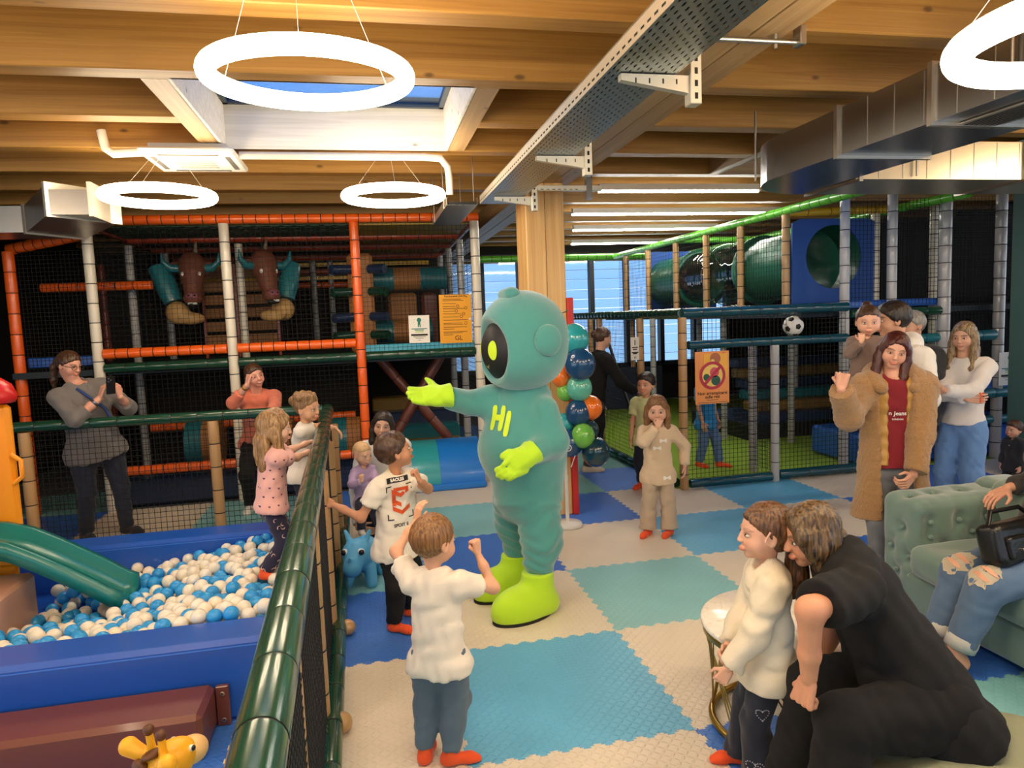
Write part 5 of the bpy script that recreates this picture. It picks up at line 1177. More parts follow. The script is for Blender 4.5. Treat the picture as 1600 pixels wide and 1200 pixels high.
        for sd in (1, -1):
            r0, r1, r2 = .052*k*(.75+.25*s.w)+sg, .043*k*(.75+.25*s.w)+sg, .034*k+sg*.8
            if sleeve <= 1e-6: pass
            elif sleeve < 1: e = s.sh[sd]+(s.el[sd]-s.sh[sd])*sleeve; S_.cap(s.sh[sd], e, r0, r1+.006, k=.035*k, flat=(0, 1))
            else:
                S_.cap(s.sh[sd], s.el[sd], r0, r1, k=.035*k); t = min(1., sleeve-1); e = s.el[sd]+(s.wr[sd]-s.el[sd])*t
                S_.cap(s.el[sd], e, r1, r2+(r1-r2)*(1-t)+cuff, k=.03*k, flat=(0, 1))
        if cut: S_.plane(he, -s.u, k=.006)
        nb = s.N+s.u*.012*s.H
        if neckline: S_.ell(nb+s.F*neck+s.u*.012*s.H, (.062*k, .066*k, .05*k), R=np.stack([s.r, s.f, s.u], 1), k=.012, op='s')
        S_.noise = fold(seed, amp*.8, freq*2.2); o = blob(name, S_, h*s.q, m, s.root); s.topsdf = S_; return o
    def pants(s, m, g=.012, to=1., flare=0., name='trousers', h=.011, amp=.006, freq=26, seed=2, waist=.14, taper=1., bag=0., wcut=True):
        k = s.k; S_ = SDF(); p = lambda t: s.P0+s.u*s.L*t
        S_.cap(p(-.03), p(waist), .128*k*s.w+g, .108*k*s.w+g, sc=.74, front=s.f, k=.04*k)
        for sd in (1, -1):
            S_.cap(s.hp[sd], s.kn[sd], (.086-.008*s.kid)*k*(.4+.6*s.w)+g, .058*k*taper+g+bag, k=.035*k)
            e = s.kn[sd]+(s.an[sd]-s.kn[sd])*to; S_.cap(s.kn[sd], e, .056*k*taper+g+bag, .040*k*taper+g+flare, k=.03*k, flat=(0, 1))
        if wcut: S_.plane(p(waist), s.u, k=.005)
        S_.noise = fold(seed, amp*.8, freq*2.2); s.pantsdf = S_
        return blob(name, S_, h*s.q, m, s.root)
    def shoes(s, m, name='sock', toe=None, h=.007, g=0., sole=None):
        k = s.k*(1.0 if not s.kid else 1.08)
        for sd in (1, -1):
            t = norm(np.array([*(toe[sd] if isinstance(toe, dict) else toe), 0])[:3]) if toe is not None else norm(s.F+s.R*sd*.2)
            a = s.an[sd]; zf = a[2]-.045*s.H; b = np.array([a[0], a[1], zf+.030*k])
            S_ = SDF().cap(a+UP*.02*k, b, .040*k+g, .038*k+g, k=.02).cap(b-t*.025*k, b+t*.12*k, .037*k+g, .033*k+g, k=.03).cap(b+t*.12*k-UP*.004, b+t*.165*k-UP*.008, .034*k+g, .026*k+g, k=.02)
            S_.plane((0, 0, zf+.001), (0, 0, -1), k=.004); o = blob(name, S_, h*s.q, m, s.root)
            if sole: MB().box(b+t*.07*k-np.array((.03, .03, .028))*k, b+t*.07*k-np.array((-.03, -.03, .0265))*k).build('print', sole, o)
    def hair(s, style, m, **kw): return hair(s.hd, style, m, s.root, q=.0062*s.q, **kw)

def stick(me, sdf, dirn, m, name, parent, off=.003):
    """lay a flat print on a garment: march every vertex onto its surface"""
    n = len(me.vertices); v = np.zeros(n*3, np.float32); me.vertices.foreach_get('co', v); v = v.reshape(-1, 3).astype(float); d = norm(dirn)
    p = v+d*.16
    for _ in range(40): p = p-d*np.clip(sdf(p.astype(np.float32)), -.05, .05)[:, None]*.8
    if np.abs(sdf(p.astype(np.float32))).max() > .012 or np.linalg.norm(p-v, axis=1).max() > .22: bpy.data.meshes.remove(me); return None
    p = p+d*off; me.vertices.foreach_set('co', p.astype(np.float32).ravel()); me.update()
    return link(name, me, m, parent)
def flat_poly(pts, c, x, y, sub=1):
    mb = MB(); c = np.array(c, float); mb.add([c+x*a+y*b for a, b in pts], [tuple(range(len(pts)))]); return mb.mesh('print')
def txt_at(txt, size, c, x, y, bold=0.):
    me = text_mesh(txt, size, bold, .0); z = np.cross(x, y); me.transform(Matrix(((x[0], y[0], z[0], c[0]), (x[1], y[1], z[1], c[1]), (x[2], y[2], z[2], c[2]), (0, 0, 0, 1)))); return me
def LOCKS(S_, T, h):
    for x in (1, -1): S_.path([T(x*.33, .08, -.2), T(x*.38, .26, -.7), T(x*.36, .44, -1.1), T(x*.33, .50, -1.5)], [.11*h, .11*h, .09*h, .04*h], k=.08*h)
SOCK = cloth('orange_sock', 'f0541c', .8)
H_BROWN = hair_mat('brown_hair', '2b1a10', '5a3a24'); H_LT = hair_mat('light_brown_hair', '5a3a20', '9a6e40'); H_BLK = hair_mat('dark_hair', '17100c', '33241a'); H_RED = hair_mat('auburn_hair', '2c0d08', '571d12'); H_BLN = hair_mat('ash_blonde_hair', '4a3826', 'a58a63'); H_STRK = hair_mat('streaked_hair', '150d08', '7a5c38', 95); H_FAIR = hair_mat('fair_baby_hair', 'c9a06e', 'dcb88a'); H_GREY = hair_mat('grey_hair', '6b665f', '9a958c')
WHITE = cloth('white_cotton', 'e3dacb'); BLACKC = cloth('black_cotton', '070607', .9, 350, .06, 0); JEAN = cloth('blue_denim', '5f86bb', .85, 500); JEAND = cloth('dark_denim', '161c2c', .85, 500); JEANG = cloth('grey_denim', '6d7075', .85, 500)
# --- boy in front, arms raised
p = Person('small boy in white T-shirt and grey-blue joggers, fists raised, seen from behind', (-.10, .06), 25, 1.04, kid=.85, head=(55, 2, 0), wr=W(747, 866, Y=.13), wl=W(650, 815, Y=.30), pr=(.9, .1, -.9), pl=(-.9, .0, -.6), hr='fist', hl='relax', nr=(-.5, .5, 0), nl=(.6, .3, -.2), dr=(-.1, 0, 1), dl=(.25, .05, 1), skin='d8a283', brow='5a3a22', al=W(664, 1172, Z=.05), ar=W(703, 1176, Z=.05))
p.top(WHITE, .55, .016, -.22, flare=.006, seed=31, amp=.007, freq=30); p.pants(cloth('slate_jersey', '566878'), .014, .95, .0, bag=.010, seed=32, amp=.007); p.shoes(SOCK, toe={1: (.8, -.1), -1: (.3, .8)}); p.hair('crop', H_LT, seed=3)
# --- boy with the printed T-shirt
p = Person('boy in white T-shirt with orange printed badge holding the fence post', (-.20, 1.42), 140, 1.18, w=1.15, kid=.75, head=(78, -14, 0), wr=W(522, 789, Y=1.36), wl=W(656, 752, Y=1.18), pr=(-.3, -.2, -.9), pl=(.8, -.3, -.6), hr='grip', hl='fist', nr=(-.3, .6, 0), nl=(-.8, .3, 0), dl=(-.35, 0, 1), skin='c48a66', brow='3a2517', ar=W(616, 972, Z=.055), al=W(641, 948, Z=.055), twist=0)
p.top(WHITE, .62, .018, -.26, flare=.022, seed=41, amp=.007, freq=28); p.pants(cloth('black_jersey', '0a090b', .9, 350, .06, 0), .013, .97, .004, bag=.008, seed=42); p.shoes(SOCK, toe={1: (.75, -.6), -1: (.9, -.2)}); p.hair('crop', H_BROWN, seed=4)
c = W(628, 785, Y=1.30); x_ = norm((.80, .12, .02)); y_ = norm(np.array((-.06, 0, 1.)))-x_*0; y_ = norm(y_-x_*(y_@x_)); dn = norm(np.array((.15, -1., .05)))
blk = mat('black_print', '15131a', .7); org = mat('orange_print', 'd2501e', .7)
B_ = lambda a, b: c+x_*a+y_*b
def bar(x0, y0, x1, y1, m, nm): 
    n_ = 6; mb = MB(); V = [B_(x0+(x1-x0)*i/n_, y0+(y1-y0)*j/n_) for i in range(n_+1) for j in range(n_+1)]; mb.add(V, [(i*(n_+1)+j, (i+1)*(n_+1)+j, (i+1)*(n_+1)+j+1, i*(n_+1)+j+1) for i in range(n_) for j in range(n_)]); stick(mb.mesh('print'), p.topsdf, dn, m, nm, p.root)
bar(-.075, .115, .06, .145, blk, 'black_print_band')
for a, b, s1, s2 in ((-.085, .10, 1, -1), (-.085, -.10, 1, 1), (.075, -.10, -1, 1), (.075, .10, -1, -1)): bar(a, b, a+s1*.035, b+s2*.006, blk, 'print_corner'); bar(a, b, a+s1*.006, b+s2*.035, blk, 'print_corner')
for k, (yy) in enumerate((.055, .0, -.045)):
    for sg in (1, -1):
        if k == 1 and sg > 0: continue
        V = [B_(-.052 if sg < 0 else 0, yy+(.0 if sg < 0 else -.028)), B_(0 if sg < 0 else .052, yy-.028 if sg < 0 else yy), B_(0 if sg < 0 else .052, yy-.004 if sg < 0 else yy+.026), B_(-.052 if sg < 0 else 0, yy+.026 if sg < 0 else yy-.004)]
        stick(MB().add(V, [(0, 1, 2, 3)]).mesh('print'), p.topsdf, dn, org, 'orange_print_chevron', p.root, .004)
bar(-.052, -.02, -.03, .075, org, 'orange_print_bar'); bar(-.04, .065, .052, .085, org, 'orange_print_bar')
stick(txt_at('SPOIT E', .026, B_(-.01, -.135), x_, y_, .0008), p.topsdf, dn, blk, 'print_lettering', p.root); stick(txt_at('EAOLES', .024, B_(-.01, .13), x_, y_, .0008), p.topsdf, dn, MATS['white_card'], 'print_lettering', p.root, .005)
# --- girl with moon trousers in the ball pit
p = Person('curly fair-haired girl in pink T-shirt and moon-print trousers in the ball pit', (-.93, 1.60, .30), 72, 1.03, kid=.85, lean=6, head=(80, 6, 0), wr=W(488, 704, Y=1.86), wl=W(486, 690, Y=2.05), pr=(-.2, -.5, -.8), pl=(-.2, .4, -.8), hr='grip', hl='grip', nr=(0, 0, -1), nl=(0, 0, -1), dr=(.8, .3, .1), dl=(.8, .3, .1), skin='e2b094', brow='8a6844', ar=W(414, 893, Y=1.52), al=W(450, 880, Y=1.72))
p.top(cloth('pink_cotton', 'e3aca4'), .55, .018, -.10, flare=.012, seed=51, amp=.006, freq=30)
PJ = p.pants(cloth('midnight_cotton', '221d38'), .013, .96, .004, seed=52); p.shoes(SOCK, toe=(.7, -.6)); p.hair('curly', hair_mat('honey_hair', '6a4826', 'b08a58'), seed=5)
mo = mat('moon_print', 'c9a9a0', .8); ht = mat('heart_print', '4b3050', .8); rr = random.Random(4)
for k in range(46):
    sd = 1 if k % 3 else -1; t = rr.random(); seg = (p.hp[sd], p.kn[sd]) if rr.random() < .55 else (p.kn[sd], p.an[sd]); q_ = seg[0]+(seg[1]-seg[0])*t; ang = rr.uniform(-1.6, 1.6); d_ = norm(np.array((math.sin(ang)+.2, -math.cos(ang), 0))); xx = norm(np.cross(UP, d_)); a0 = rr.uniform(0, 6)
    arc = [(math.cos(a)*.013, math.sin(a)*.013) for a in np.linspace(0, 3.6, 7)]+[(math.cos(a)*.009+.002, math.sin(a)*.009) for a in np.linspace(3.2, .4, 6)]; ca, sa = math.cos(a0), math.sin(a0)
    V = [q_+xx*(u*ca-v*sa)+UP*(u*sa+v*ca) for u, v in arc]; stick(MB().add(V, [tuple(range(len(V)))]).mesh('moon'), p.pantsdf, d_, mo, 'moon_print', PJ, .002)
for k in range(24):
    d_ = norm(np.array((.25, -1, 0))); xx = norm(np.cross(UP, d_)); q_ = p.P0+p.u*p.L*(.05+.16*(k//4)+rr.uniform(-.02, .02))+xx*(-.075+.05*(k % 4)+.02*(k//4 % 2)); V = [q_+xx*a+UP*b for a, b in ((0, -.006), (.007, .002), (.003, .006), (0, .003), (-.003, .006), (-.007, .002))]
    stick(MB().add(V, [tuple(range(6))]).mesh('heart'), p.topsdf, d_, ht, 'heart_print', p.root, .002)
# --- girl leaning over the fence
p = Person('curly-haired girl in white top leaning her chin on the fence tube', (-.84, 2.55, .28), 100, 1.06, kid=.85, lean=8, head=(118, 8, 8), wr=W(524, 668, Y=2.72), wl=W(492, 664, Y=2.62), pr=(0, -.3, .6), pl=(-.5, .2, -.6), hr='relax', hl='grip', nr=(-.4, 0, -1), nl=(0, 0, -1), dr=(.6, -.1, -.75), dl=(.8, -.2, .2), skin='d9a47f', brow='4d3520')
p.top(WHITE, .5, .016, -.2, seed=61); p.pants(JEAND, .012, .95, seed=62); p.shoes(SOCK); p.hair('updo', hair_mat('dark_honey_hair', '5c4024', 'a37c4c'), seed=6, extra=lambda S_, T, h: [S_.ell(T(math.cos(a)*.3, -.1+math.sin(a)*.3, .40), .10*h, k=.06*h) for a in np.linspace(0, 6.28, 9)])
# --- crouching woman with baby
p = Person('dark-haired woman in white jacket crouching with the baby behind the boy', (-.24, 3.15), 176, 1.58, hip=(-.24, 3.24, .34), lean=14, head=(186, 6, -8), wr=W(560, 825, Y=2.78), wl=(-.16, 2.86, .42), hr='relax', nr=(.6, .3, 0), dr=(.9, -.2, -.3), pr=(-.6, -.2, -.6), skin='ddab90', brow='33231a', smile=.9, ar=(-.30, 2.86, .07), al=(-.0, 2.9, .07), kr=(-.35, -.9, .7), kl=(.3, -1, .7), headoff=(0, 0, -.02))
p.top(cloth('ivory_jacket', 'e2dfda'), 1.9, .016, -.1, seed=71, amp=.006); p.pants(cloth('spotted_navy', '1d2136'), .014, .97, seed=72); p.shoes(cloth('white_sock', 'dcd6cc')); p.hair('long', H_BLK, seed=7)
p = Person('fair-haired baby in lilac top with fingers in mouth', (-.43, 2.80, .38), 150, .78, kid=1.3, hip=(-.40, 2.86, .44), lean=-2, head=(140, 10, 0), wr=W(566, 752, Y=2.66), wl=W(590, 775, Y=2.72), pr=(-.6, -.4, -.7), pl=(.6, -.3, -.5), hr='half', nr=(.2, .6, .3), dr=(-.1, .1, 1), skin='e7b899', brow='c49a70', smile=0, ar=(-.44, 2.66, .24), al=(-.30, 2.66, .24), kr=(0, -1, .5), kl=(0, -1, .5), iris='3b4a5c')
p.top(cloth('lilac_cotton', 'b9a0c4'), 1.85, .012, -.25, seed=73, amp=.006, freq=36); p.pants(MATS['spotted_navy'], .012, .95, seed=74); p.shoes(MATS['white_sock']); p.hair('buzz', H_FAIR, seed=8)
# --- woman with phone behind the fence
p = Person('woman in grey sweater and glasses filming with a black phone behind the fence', (-2.74, 4.06), 135, 1.68, w=1.3, lean=2, side=9, head=(116, 14, 0), headoff=(-.05, 0, 0), wr=W(156, 622, Y=3.78), wl=W(188, 620, Y=3.86), pr=(-.35, -.6, -1), pl=(.7, .2, -.9), hr='grip', hl='grip', nr=(.5, .3, .1), nl=(-.7, .2, .1), dr=(.35, -.05, .9), dl=(-.15, -.05, .9), skin='d59b83', brow='3a2618', smile=.5, ar=(-2.86, 4.02, .075), al=(-2.56, 4.12, .075))
p.top(cloth('heather_grey_wool', '6f6a68', .9, 200, .14), 1.45, .016, -.22, belly=1.15, bust=1.25, flare=.01, seed=81, amp=.007, freq=22, cuff=.006); p.pants(cloth('navy_denim', '1b2235'), .012, 1., .008, seed=82); p.shoes(cloth('dark_trainer', '22242c'), 'shoe', g=.006); p.hair('pony', H_BROWN, seed=9)
gl = mat('tortoise_frame', '2a160c', .3)
for sx_ in (1, -1):
    c = p.hd.T(sx_*.15, .40, -.01); ts = np.linspace(0, 6.283, 18, endpoint=False); MB().tube([c+p.hd.M@np.array([.115*math.cos(t), .0, .082*math.sin(t)])*p.hh for t in ts], .0024, 6, closed=True).build('glasses_rim', gl, p.root); MB().tube([p.hd.T(sx_*.265, .40, .01), p.hd.T(sx_*.38, .02, .02)], .0022, 6).build('glasses_temple', gl, p.root)
MB().tube([p.hd.T(.035, .40, .0), p.hd.T(-.035, .40, .0)], .0024, 6).build('glasses_bridge', gl, p.root)
MB().lathe([(.031, -.012), (.035, -.012), (.035, .012), (.031, .012)], p.el[1]*.22+p.wr[1]*.78, 20, axis=p.wr[1]-p.el[1]).build('watch', mat('watch_steel', '6b6f78', .3, .8), p.root)
pt = [p.N+p.f*.10+p.r*.07, p.P0+p.u*p.L*.62+p.f*.22-p.r*.06, p.P0+p.u*p.L*.30+p.f*.23-p.r*.10]; MB().tube(pt, .012, 6).build('lanyard', mat('blue_lanyard', '24407e', .7), p.root)
ph_ = empty('smartphone', W(172, 603, Y=3.74), 'black smartphone held up by the woman in grey', 'phone'); pc = W(173, 602, Y=3.75); PR = rotz(.75)@rotx(.12)
MB().box(pc-np.array((.038, .005, .076)), pc+np.array((.038, .005, .076)), bev=.005, R=PR).build('phone_body', mat('phone_black', '0c0c0e', .3), ph_)
for a, b in ((-.018, .055), (-.018, .03), (-.002, .042)): MB().lathe([(0, .004), (.008, .004), (.009, 0)], pc+PR@np.array((a, -.006, b)), 14, axis=PR@np.array((0, -1, 0))).build('lens', mat('lens_grey', '3d4046', .15, .5), ph_)
# --- woman in coral top
p = Person('smiling woman in coral top leaning on the fence, fist on cheek', (-1.42, 4.55), 172, 1.66, hip=(-1.43, 4.62, .69), lean=22, head=(150, 2, 14), wr=W(386, 602, Y=4.02), wl=W(420, 648, Y=3.86), pr=(-.5, -.5, -.6), pl=(.7, .2, -.5), hr='fist', hl='relax', nr=(.5, .3, .3), nl=(0, 0, -1), dr=(.2, .05, .8), dl=(-.9, -.2, 0), skin='d99d86', brow='3a261b', smile=1., ar=(-1.55, 4.5, .07), al=(-1.25, 4.55, .07), headoff=(.0, 0, .0))
p.top(cloth('coral_jersey', 'd9785c'), 1.55, .012, -.12, bust=1.1, seed=91, amp=.005); p.pants(BLACKC, .012, 1., seed=92); p.shoes(cloth('white_trainer', 'd9d6cf'), 'shoe', g=.008); p.hair('updo', H_BROWN, seed=10)
MB().lathe([(.030, -.01), (.034, -.01), (.034, .01), (.030, .01)], p.el[1]*.12+p.wr[1]*.88, 20, axis=p.wr[1]-p.el[1]).build('watch', mat('gold_watch', 'b8914a', .3, .9), p.root)
# --- far side of the room
p = Person('woman in long black cardigan striding past the balloons', (2.12, 4.72), 82, 1.68, lean=12, head=(82, 4, 0), wr=W(993, 612, Y=4.62), wl=None, pr=(0, -.5, -.8), hr='open', nr=(0, 0, -1), dr=(.9, 0, -.25), skin='d6a58c', brow='33231a', ar=W(918, 728, Z=.07), al=(1.75, 4.9, .07), q=1.2)
p.top(BLACKC, 1.95, .02, -.75, flare=.05, seed=101, name='cardigan'); p.pants(cloth('brown_check', '4a3b34'), .012, .97, seed=102); p.shoes(cloth('beige_shoe', 'c9b79c'), 'shoe', g=.006, toe=(1, -.35)); p.hair('updo', H_BROWN, seed=11)
p = Person('dark-haired boy in pale yellow T-shirt standing in the cage doorway', (2.46, 3.98), 222, 1.20, kid=.7, head=(228, 2, 0), skin='d9a183', brow='2b1c14', smile=0, q=1.15)
p.top(cloth('pale_yellow_cotton', 'cdd59a'), .6, .016, -.25, seed=111); p.pants(JEAND, .012, .96, seed=112); p.shoes(SOCK); p.hair('short', H_BLK, seed=12)
p = Person('child in blue T-shirt and jeans behind the no-climbing poster', (3.50, 4.72), 150, 1.22, kid=.7, skin='cf9b7e', q=1.3, ar=W(1092, 722, Z=.055), al=W(1124, 722, Z=.055))
p.top(cloth('blue_cotton', '1d87c4'), .6, .016, -.3, seed=121); p.pants(cloth('mid_denim', '5a78a8'), .014, .97, .006, seed=122); p.shoes(SOCK); p.hair('short', H_BROWN, seed=13)
# --- girl in beige
BEI = cloth('beige_knit', 'd6bc9c', .9); p = Person('girl in beige cardigan with white bows and flared trousers, hand to mouth', (1.99, 2.64), 196, 1.13, kid=.8, head=(204, 8, 0), wr=W(1027, 668, Y=2.50), wl=W(1070, 728, Y=2.58), pr=(-.8, -.2, -.7), pl=(.6, .2, -.2), hr='half', nr=(.5, .5, .3), dr=(.35, .05, .8), skin='dba98e', brow='4b3524', smile=0, ar=W(1012, 826, Z=.05), al=W(1046, 826, Z=.05))
p.top(BEI, 1.93, .018, -.28, flare=.022, seed=131, amp=.006, freq=30, name='cardigan'); p.pants(cloth('sand_jersey', 'b9a48c'), .012, 1.0, .030, seed=132, bag=.006); p.shoes(SOCK, toe=(-.6, -.6)); p.hair('long', H_LT, seed=14)
for a, b in ((.03, .55), (-.04, -.12), (-.02, .72)):
    c = p.P0+p.u*p.L*b+p.r*a
    for sg in (1, -1): stick(MB().add([c+p.r*sg*u+UP*v for u, v in ((0, .004), (.03, .018), (.034, 0), (.03, -.018), (0, -.004))], [(0, 1, 2, 3, 4) if sg > 0 else (4, 3, 2, 1, 0)]).mesh('bow'), p.topsdf, -np.array((.1, 1, 0)), mat('white_satin', 'efe8e2', .5), 'bow', p.root, .006)
# --- group by the sofa
p = Person('man in white hoodie with dark hair carrying the toddler', (3.36, 1.62), 262, 1.82, fem=0, head=(292, 2, 0), wr=W(1346, 606, Y=1.36), wl=W(1380, 600, Y=1.42), pr=(-.2, .7, -.6), pl=(.2, -.7, -.7), hr='half', hl='half', nr=(0, 0, 1), nl=(.3, 0, 1), skin='cf9a7c', brow='241811', ar=W(1374, 850, Z=.08), al=(3.50, 1.50, .08))
p.top(cloth('white_fleece', 'e6e2dc'), 1.95, .026, -.16, seed=141, amp=.008, freq=20, name='hoodie'); p.pants(cloth('light_denim', '7f9cc8'), .014, 1., .006, seed=142); p.shoes(MATS['white_trainer'], 'shoe', g=.006); p.hair('short', H_BLK, seed=15)
s = SDF().path([p.N+p.r*a+p.f*b+UP*c for a, b, c in ((.10, .05, .0), (.12, -.03, .02), (.05, -.11, .03), (-.05, -.11, .03), (-.12, -.03, .02), (-.10, .05, .0))], [.04, .055, .065, .065, .055, .04], k=.04).ell(p.N-p.f*.14-UP*.06, (.11, .06, .11), R=np.stack([p.r, p.f, p.u], 1), k=.04); s.noise = fold(8, .007, 25); blob('hood', s, .011, MATS['white_fleece'], p.root)
p = Person('toddler with a top bun in brown sweater carried on the man\'s arm', (2.98, 1.42, .9), 205, .86, kid=1.25, hip=W(1350, 592, Y=1.44), lean=-4, side=-4, head=(212, 8, 0), wr=W(1346, 534, Y=1.30), wl=W(1385, 560, Y=1.40), pr=(-.7, -.3, -.7), pl=(.6, 0, -.4), hr='half', nr=(.3, .5, .2), dr=(.1, .1, 1), skin='dba58a', brow='4a3424', smile=0, ar=W(1340, 655, Y=1.34), al=W(1372, 655, Y=1.40))
p.top(cloth('taupe_fleece', '7d665c'), 1.95, .016, -.22, seed=151, amp=.006, freq=34); p.pants(cloth('washed_black', '33353b'), .014, .97, seed=152); p.shoes(MATS['white_sock']); p.hair('bun', H_BROWN, seed=16)
p = Person('grey-haired man in dark jacket half hidden behind the hooded man', (4.17, 2.35), 262, 1.74, fem=0, head=(268, 0, 0), skin='c9967c', brow='5a5550', q=1.2)
p.top(cloth('charcoal_jacket', '2b2d30'), 1.97, .026, -.3, seed=161, name='jacket'); p.pants(JEAND, .012, 1., seed=162); p.shoes(MATS['dark_trainer'], 'shoe', g=.006); p.hair('crop', H_GREY, seed=17)
# woman in teddy coat
p = Person('red-haired woman in brown teddy coat over a dark red top, fist raised', (2.95, 1.14), 205, 1.63, w=1.02, head=(214, 12, -12), wr=W(1314, 608, Y=1.0), wl=W(1428, 742, Y=.92), pr=(-.7, -.4, -1.), pl=(1., .4, -.3), hr='fist', hl='half', nr=(.3, .8, -.1), nl=(-.5, .2, -.2), dr=(.1, -.1, 1), dl=(-.75, -.2, -.45), skin='d79f84', brow='3a1c12', smile=.45, ar=(2.85, 1.13, .075), al=(3.09, 1.18, .075))
p.top(cloth('dark_red_cotton', '7c0f1d'), 1.5, hem=-.06, seed=171, g=.003); p.pants(JEANG, .012, 1., .0, seed=172); p.shoes(cloth('grey_boot', '4a4a4c'), 'shoe', g=.008); p.hair('long', H_RED, seed=18, extra=LOCKS)
xr, yr = -p.r, p.u; stick(txt_at('n Jeans', .036, p.P0+p.u*p.L*.60, xr, yr, .0008), p.topsdf, p.f, MATS['white_card'], 'lettering', p.root); stick(txt_at('LONDON', .014, p.P0+p.u*p.L*.53, xr, yr, .0004), p.topsdf, p.f, MATS['white_card'], 'lettering', p.root)
def open_front(P_, g, hem, half, k=.02, flare=.06, sl=1.97, sg=.03):
    S_ = SDF(); P_._torso(S_, g); kk = P_.k; he = P_.P0+P_.u*P_.L*hem
    S_.cap(he, P_.P0+P_.u*P_.L*.3, .15*kk+g+flare, .125*kk+g, sc=.80, front=P_.f, k=.05)
    S_.plane(he, -P_.u, k=.01)
    Rm = np.stack([P_.r, P_.f, P_.u], 1); S_.box(P_.P0+P_.f*(.26)+P_.u*(-.02), (half, .25, 1.2), .02, R=Rm, k=k, op='s'); S_.ell(P_.N+P_.u*.04+P_.F*.03, (.075, .085, .08), R=Rm, k=.02, op='s')
    for sd in (1, -1):
        if sl > 0:
            S_.cap(P_.sh[sd], P_.el[sd], .05*kk+sg, .044*kk+sg, k=.04); e = P_.el[sd]+(P_.wr[sd]-P_.el[sd])*.93; S_.cap(P_.el[sd], e, .044*kk+sg, .036*kk+sg, k=.04, flat=(0, 1))
    return S_
s = open_front(p, .020, -.02, .052, sl=0, flare=.01); s.noise = lambda P: .0022*np.sin(P[:, 2]*85.); blob('quilted_vest', s, .009, mat('gold_nylon', 'b3873f', .4, sheen=.2), p.root)
s = open_front(p, .040, -.68, .098, flare=.05); n1 = fold(3, .008, 15); n2 = fold(4, .0035, 130); s.noise = lambda P: n1(P)+n2(P); blob('teddy_coat', s, .0095, mat('teddy_fleece', 'a67c4c', .95, bump=('noise', 150, 1.), var=(70, .22), sheen=.4), p.root)
s = SDF().path([p.N+p.r*a+p.f*b+UP*c for a, b, c in ((.095, .10, -.05), (.13, .02, .0), (.09, -.08, .03), (0, -.11, .04), (-.09, -.08, .03), (-.13, .02, .0), (-.095, .10, -.05))], [.035, .05, .065, .07, .065, .05, .035], k=.04); s.noise = fold(9, .007, 30); blob('coat_hood', s, .0105, MATS['teddy_fleece'], p.root)
# blonde woman
p = Person('woman with long ash blonde hair in white fluffy jacket, arms crossed', (4.36, 2.02), 248, 1.64, w=.93, head=(246, 8, 0), wr=W(1508, 622, Y=1.78), wl=W(1476, 610, Y=1.80), pr=(-.4, .6, -.8), pl=(.05, -.4, -1), hr='relax', hl='relax', nr=(.4, 0, 0), nl=(.3, .3, 0), dr=(.7, -.5, -.05), dl=(-.5, .7, .1), skin='d3a289', brow='4b382a', smile=0)
p.top(cloth('white_teddy', 'd9d3cf', .95, 160, .08, .4), 1.96, .015, .02, seed=181, amp=.006, bust=1.05, name='jacket', cut=True); p.pants(JEAN, .016, 1., .022, seed=182, taper=1.15); p.shoes(MATS['white_trainer'], 'shoe', g=.006); p.hair('long', H_BLN, seed=19, extra=LOCKS)
pc2 = W(1534, 622, Y=1.72); p2 = empty('smartphone', pc2, 'phone in an orange animal case tucked by the blonde woman\'s elbow', 'phone'); MB().box(pc2-np.array((.02, .006, .035)), pc2+np.array((.02, .006, .035)), bev=.005, R=rotz(.3)).build('orange_case', mat('orange_silicone', 'e06a3a', .5), p2)
for sg in (1, -1): MB().ball(pc2+np.array((sg*.014, 0, .037)), .007).build('case_ear', MATS['orange_silicone'], p2); MB().ball(pc2+np.array((sg*.008, -.008, .012)), .004).build('case_eye', M_TIE, p2)
# child in navy by the pillar
q_ = W(1566, 700, Y=2.55); p = Person('child in navy clothes half hidden by the green-grey pillar', (q_[0]+.13, 2.55), 265, .70, kid=1.2, skin='c9957c', q=1.3); p.top(cloth('navy_jersey', '12151f'), 1.9, .018, -.3, seed=191); p.pants(MATS['navy_jersey'], .014, 1., seed=192); p.shoes(MATS['dark_trainer'], 'shoe'); p.hair('short', H_BROWN, seed=20)
# --- sitter on the sofa
RJ = cloth('ripped_denim', '56708f', .85, 400, .14); p = Person('seated person in ripped rolled-up jeans with hand on the cushion', (3.0, .05, 0), 284, 1.66, hip=(2.90, .06, .545), lean=-10, wr=W(1576, 762, Y=.36), wl=(3.02, -.1, .72), pr=(.3, .6, -.8), hr='relax', nr=(-.3, .1, -.8), dr=(-.8, .05, -.35), hl='relax', nl=(0, 0, -1), ar=W(1462, 1000, Y=.20), al=W(1494, 1022, Y=.04), kr=(-.6, .1, .9), kl=(-.6, -.1, .9), skin='d79f82')
p.top(cloth('tweed_knit', '3a3532', .95, 90, .5), 1.9, .016, -.15, seed=201); PT = p.pants(RJ, .02, .84, .006, seed=202, bag=.008, amp=.005, wcut=False); p.shoes(mat('skin_plain', 'd79f82', .5), 'bare_foot', toe=(-1, .2)); p.hair('bob', H_BROWN, seed=21)
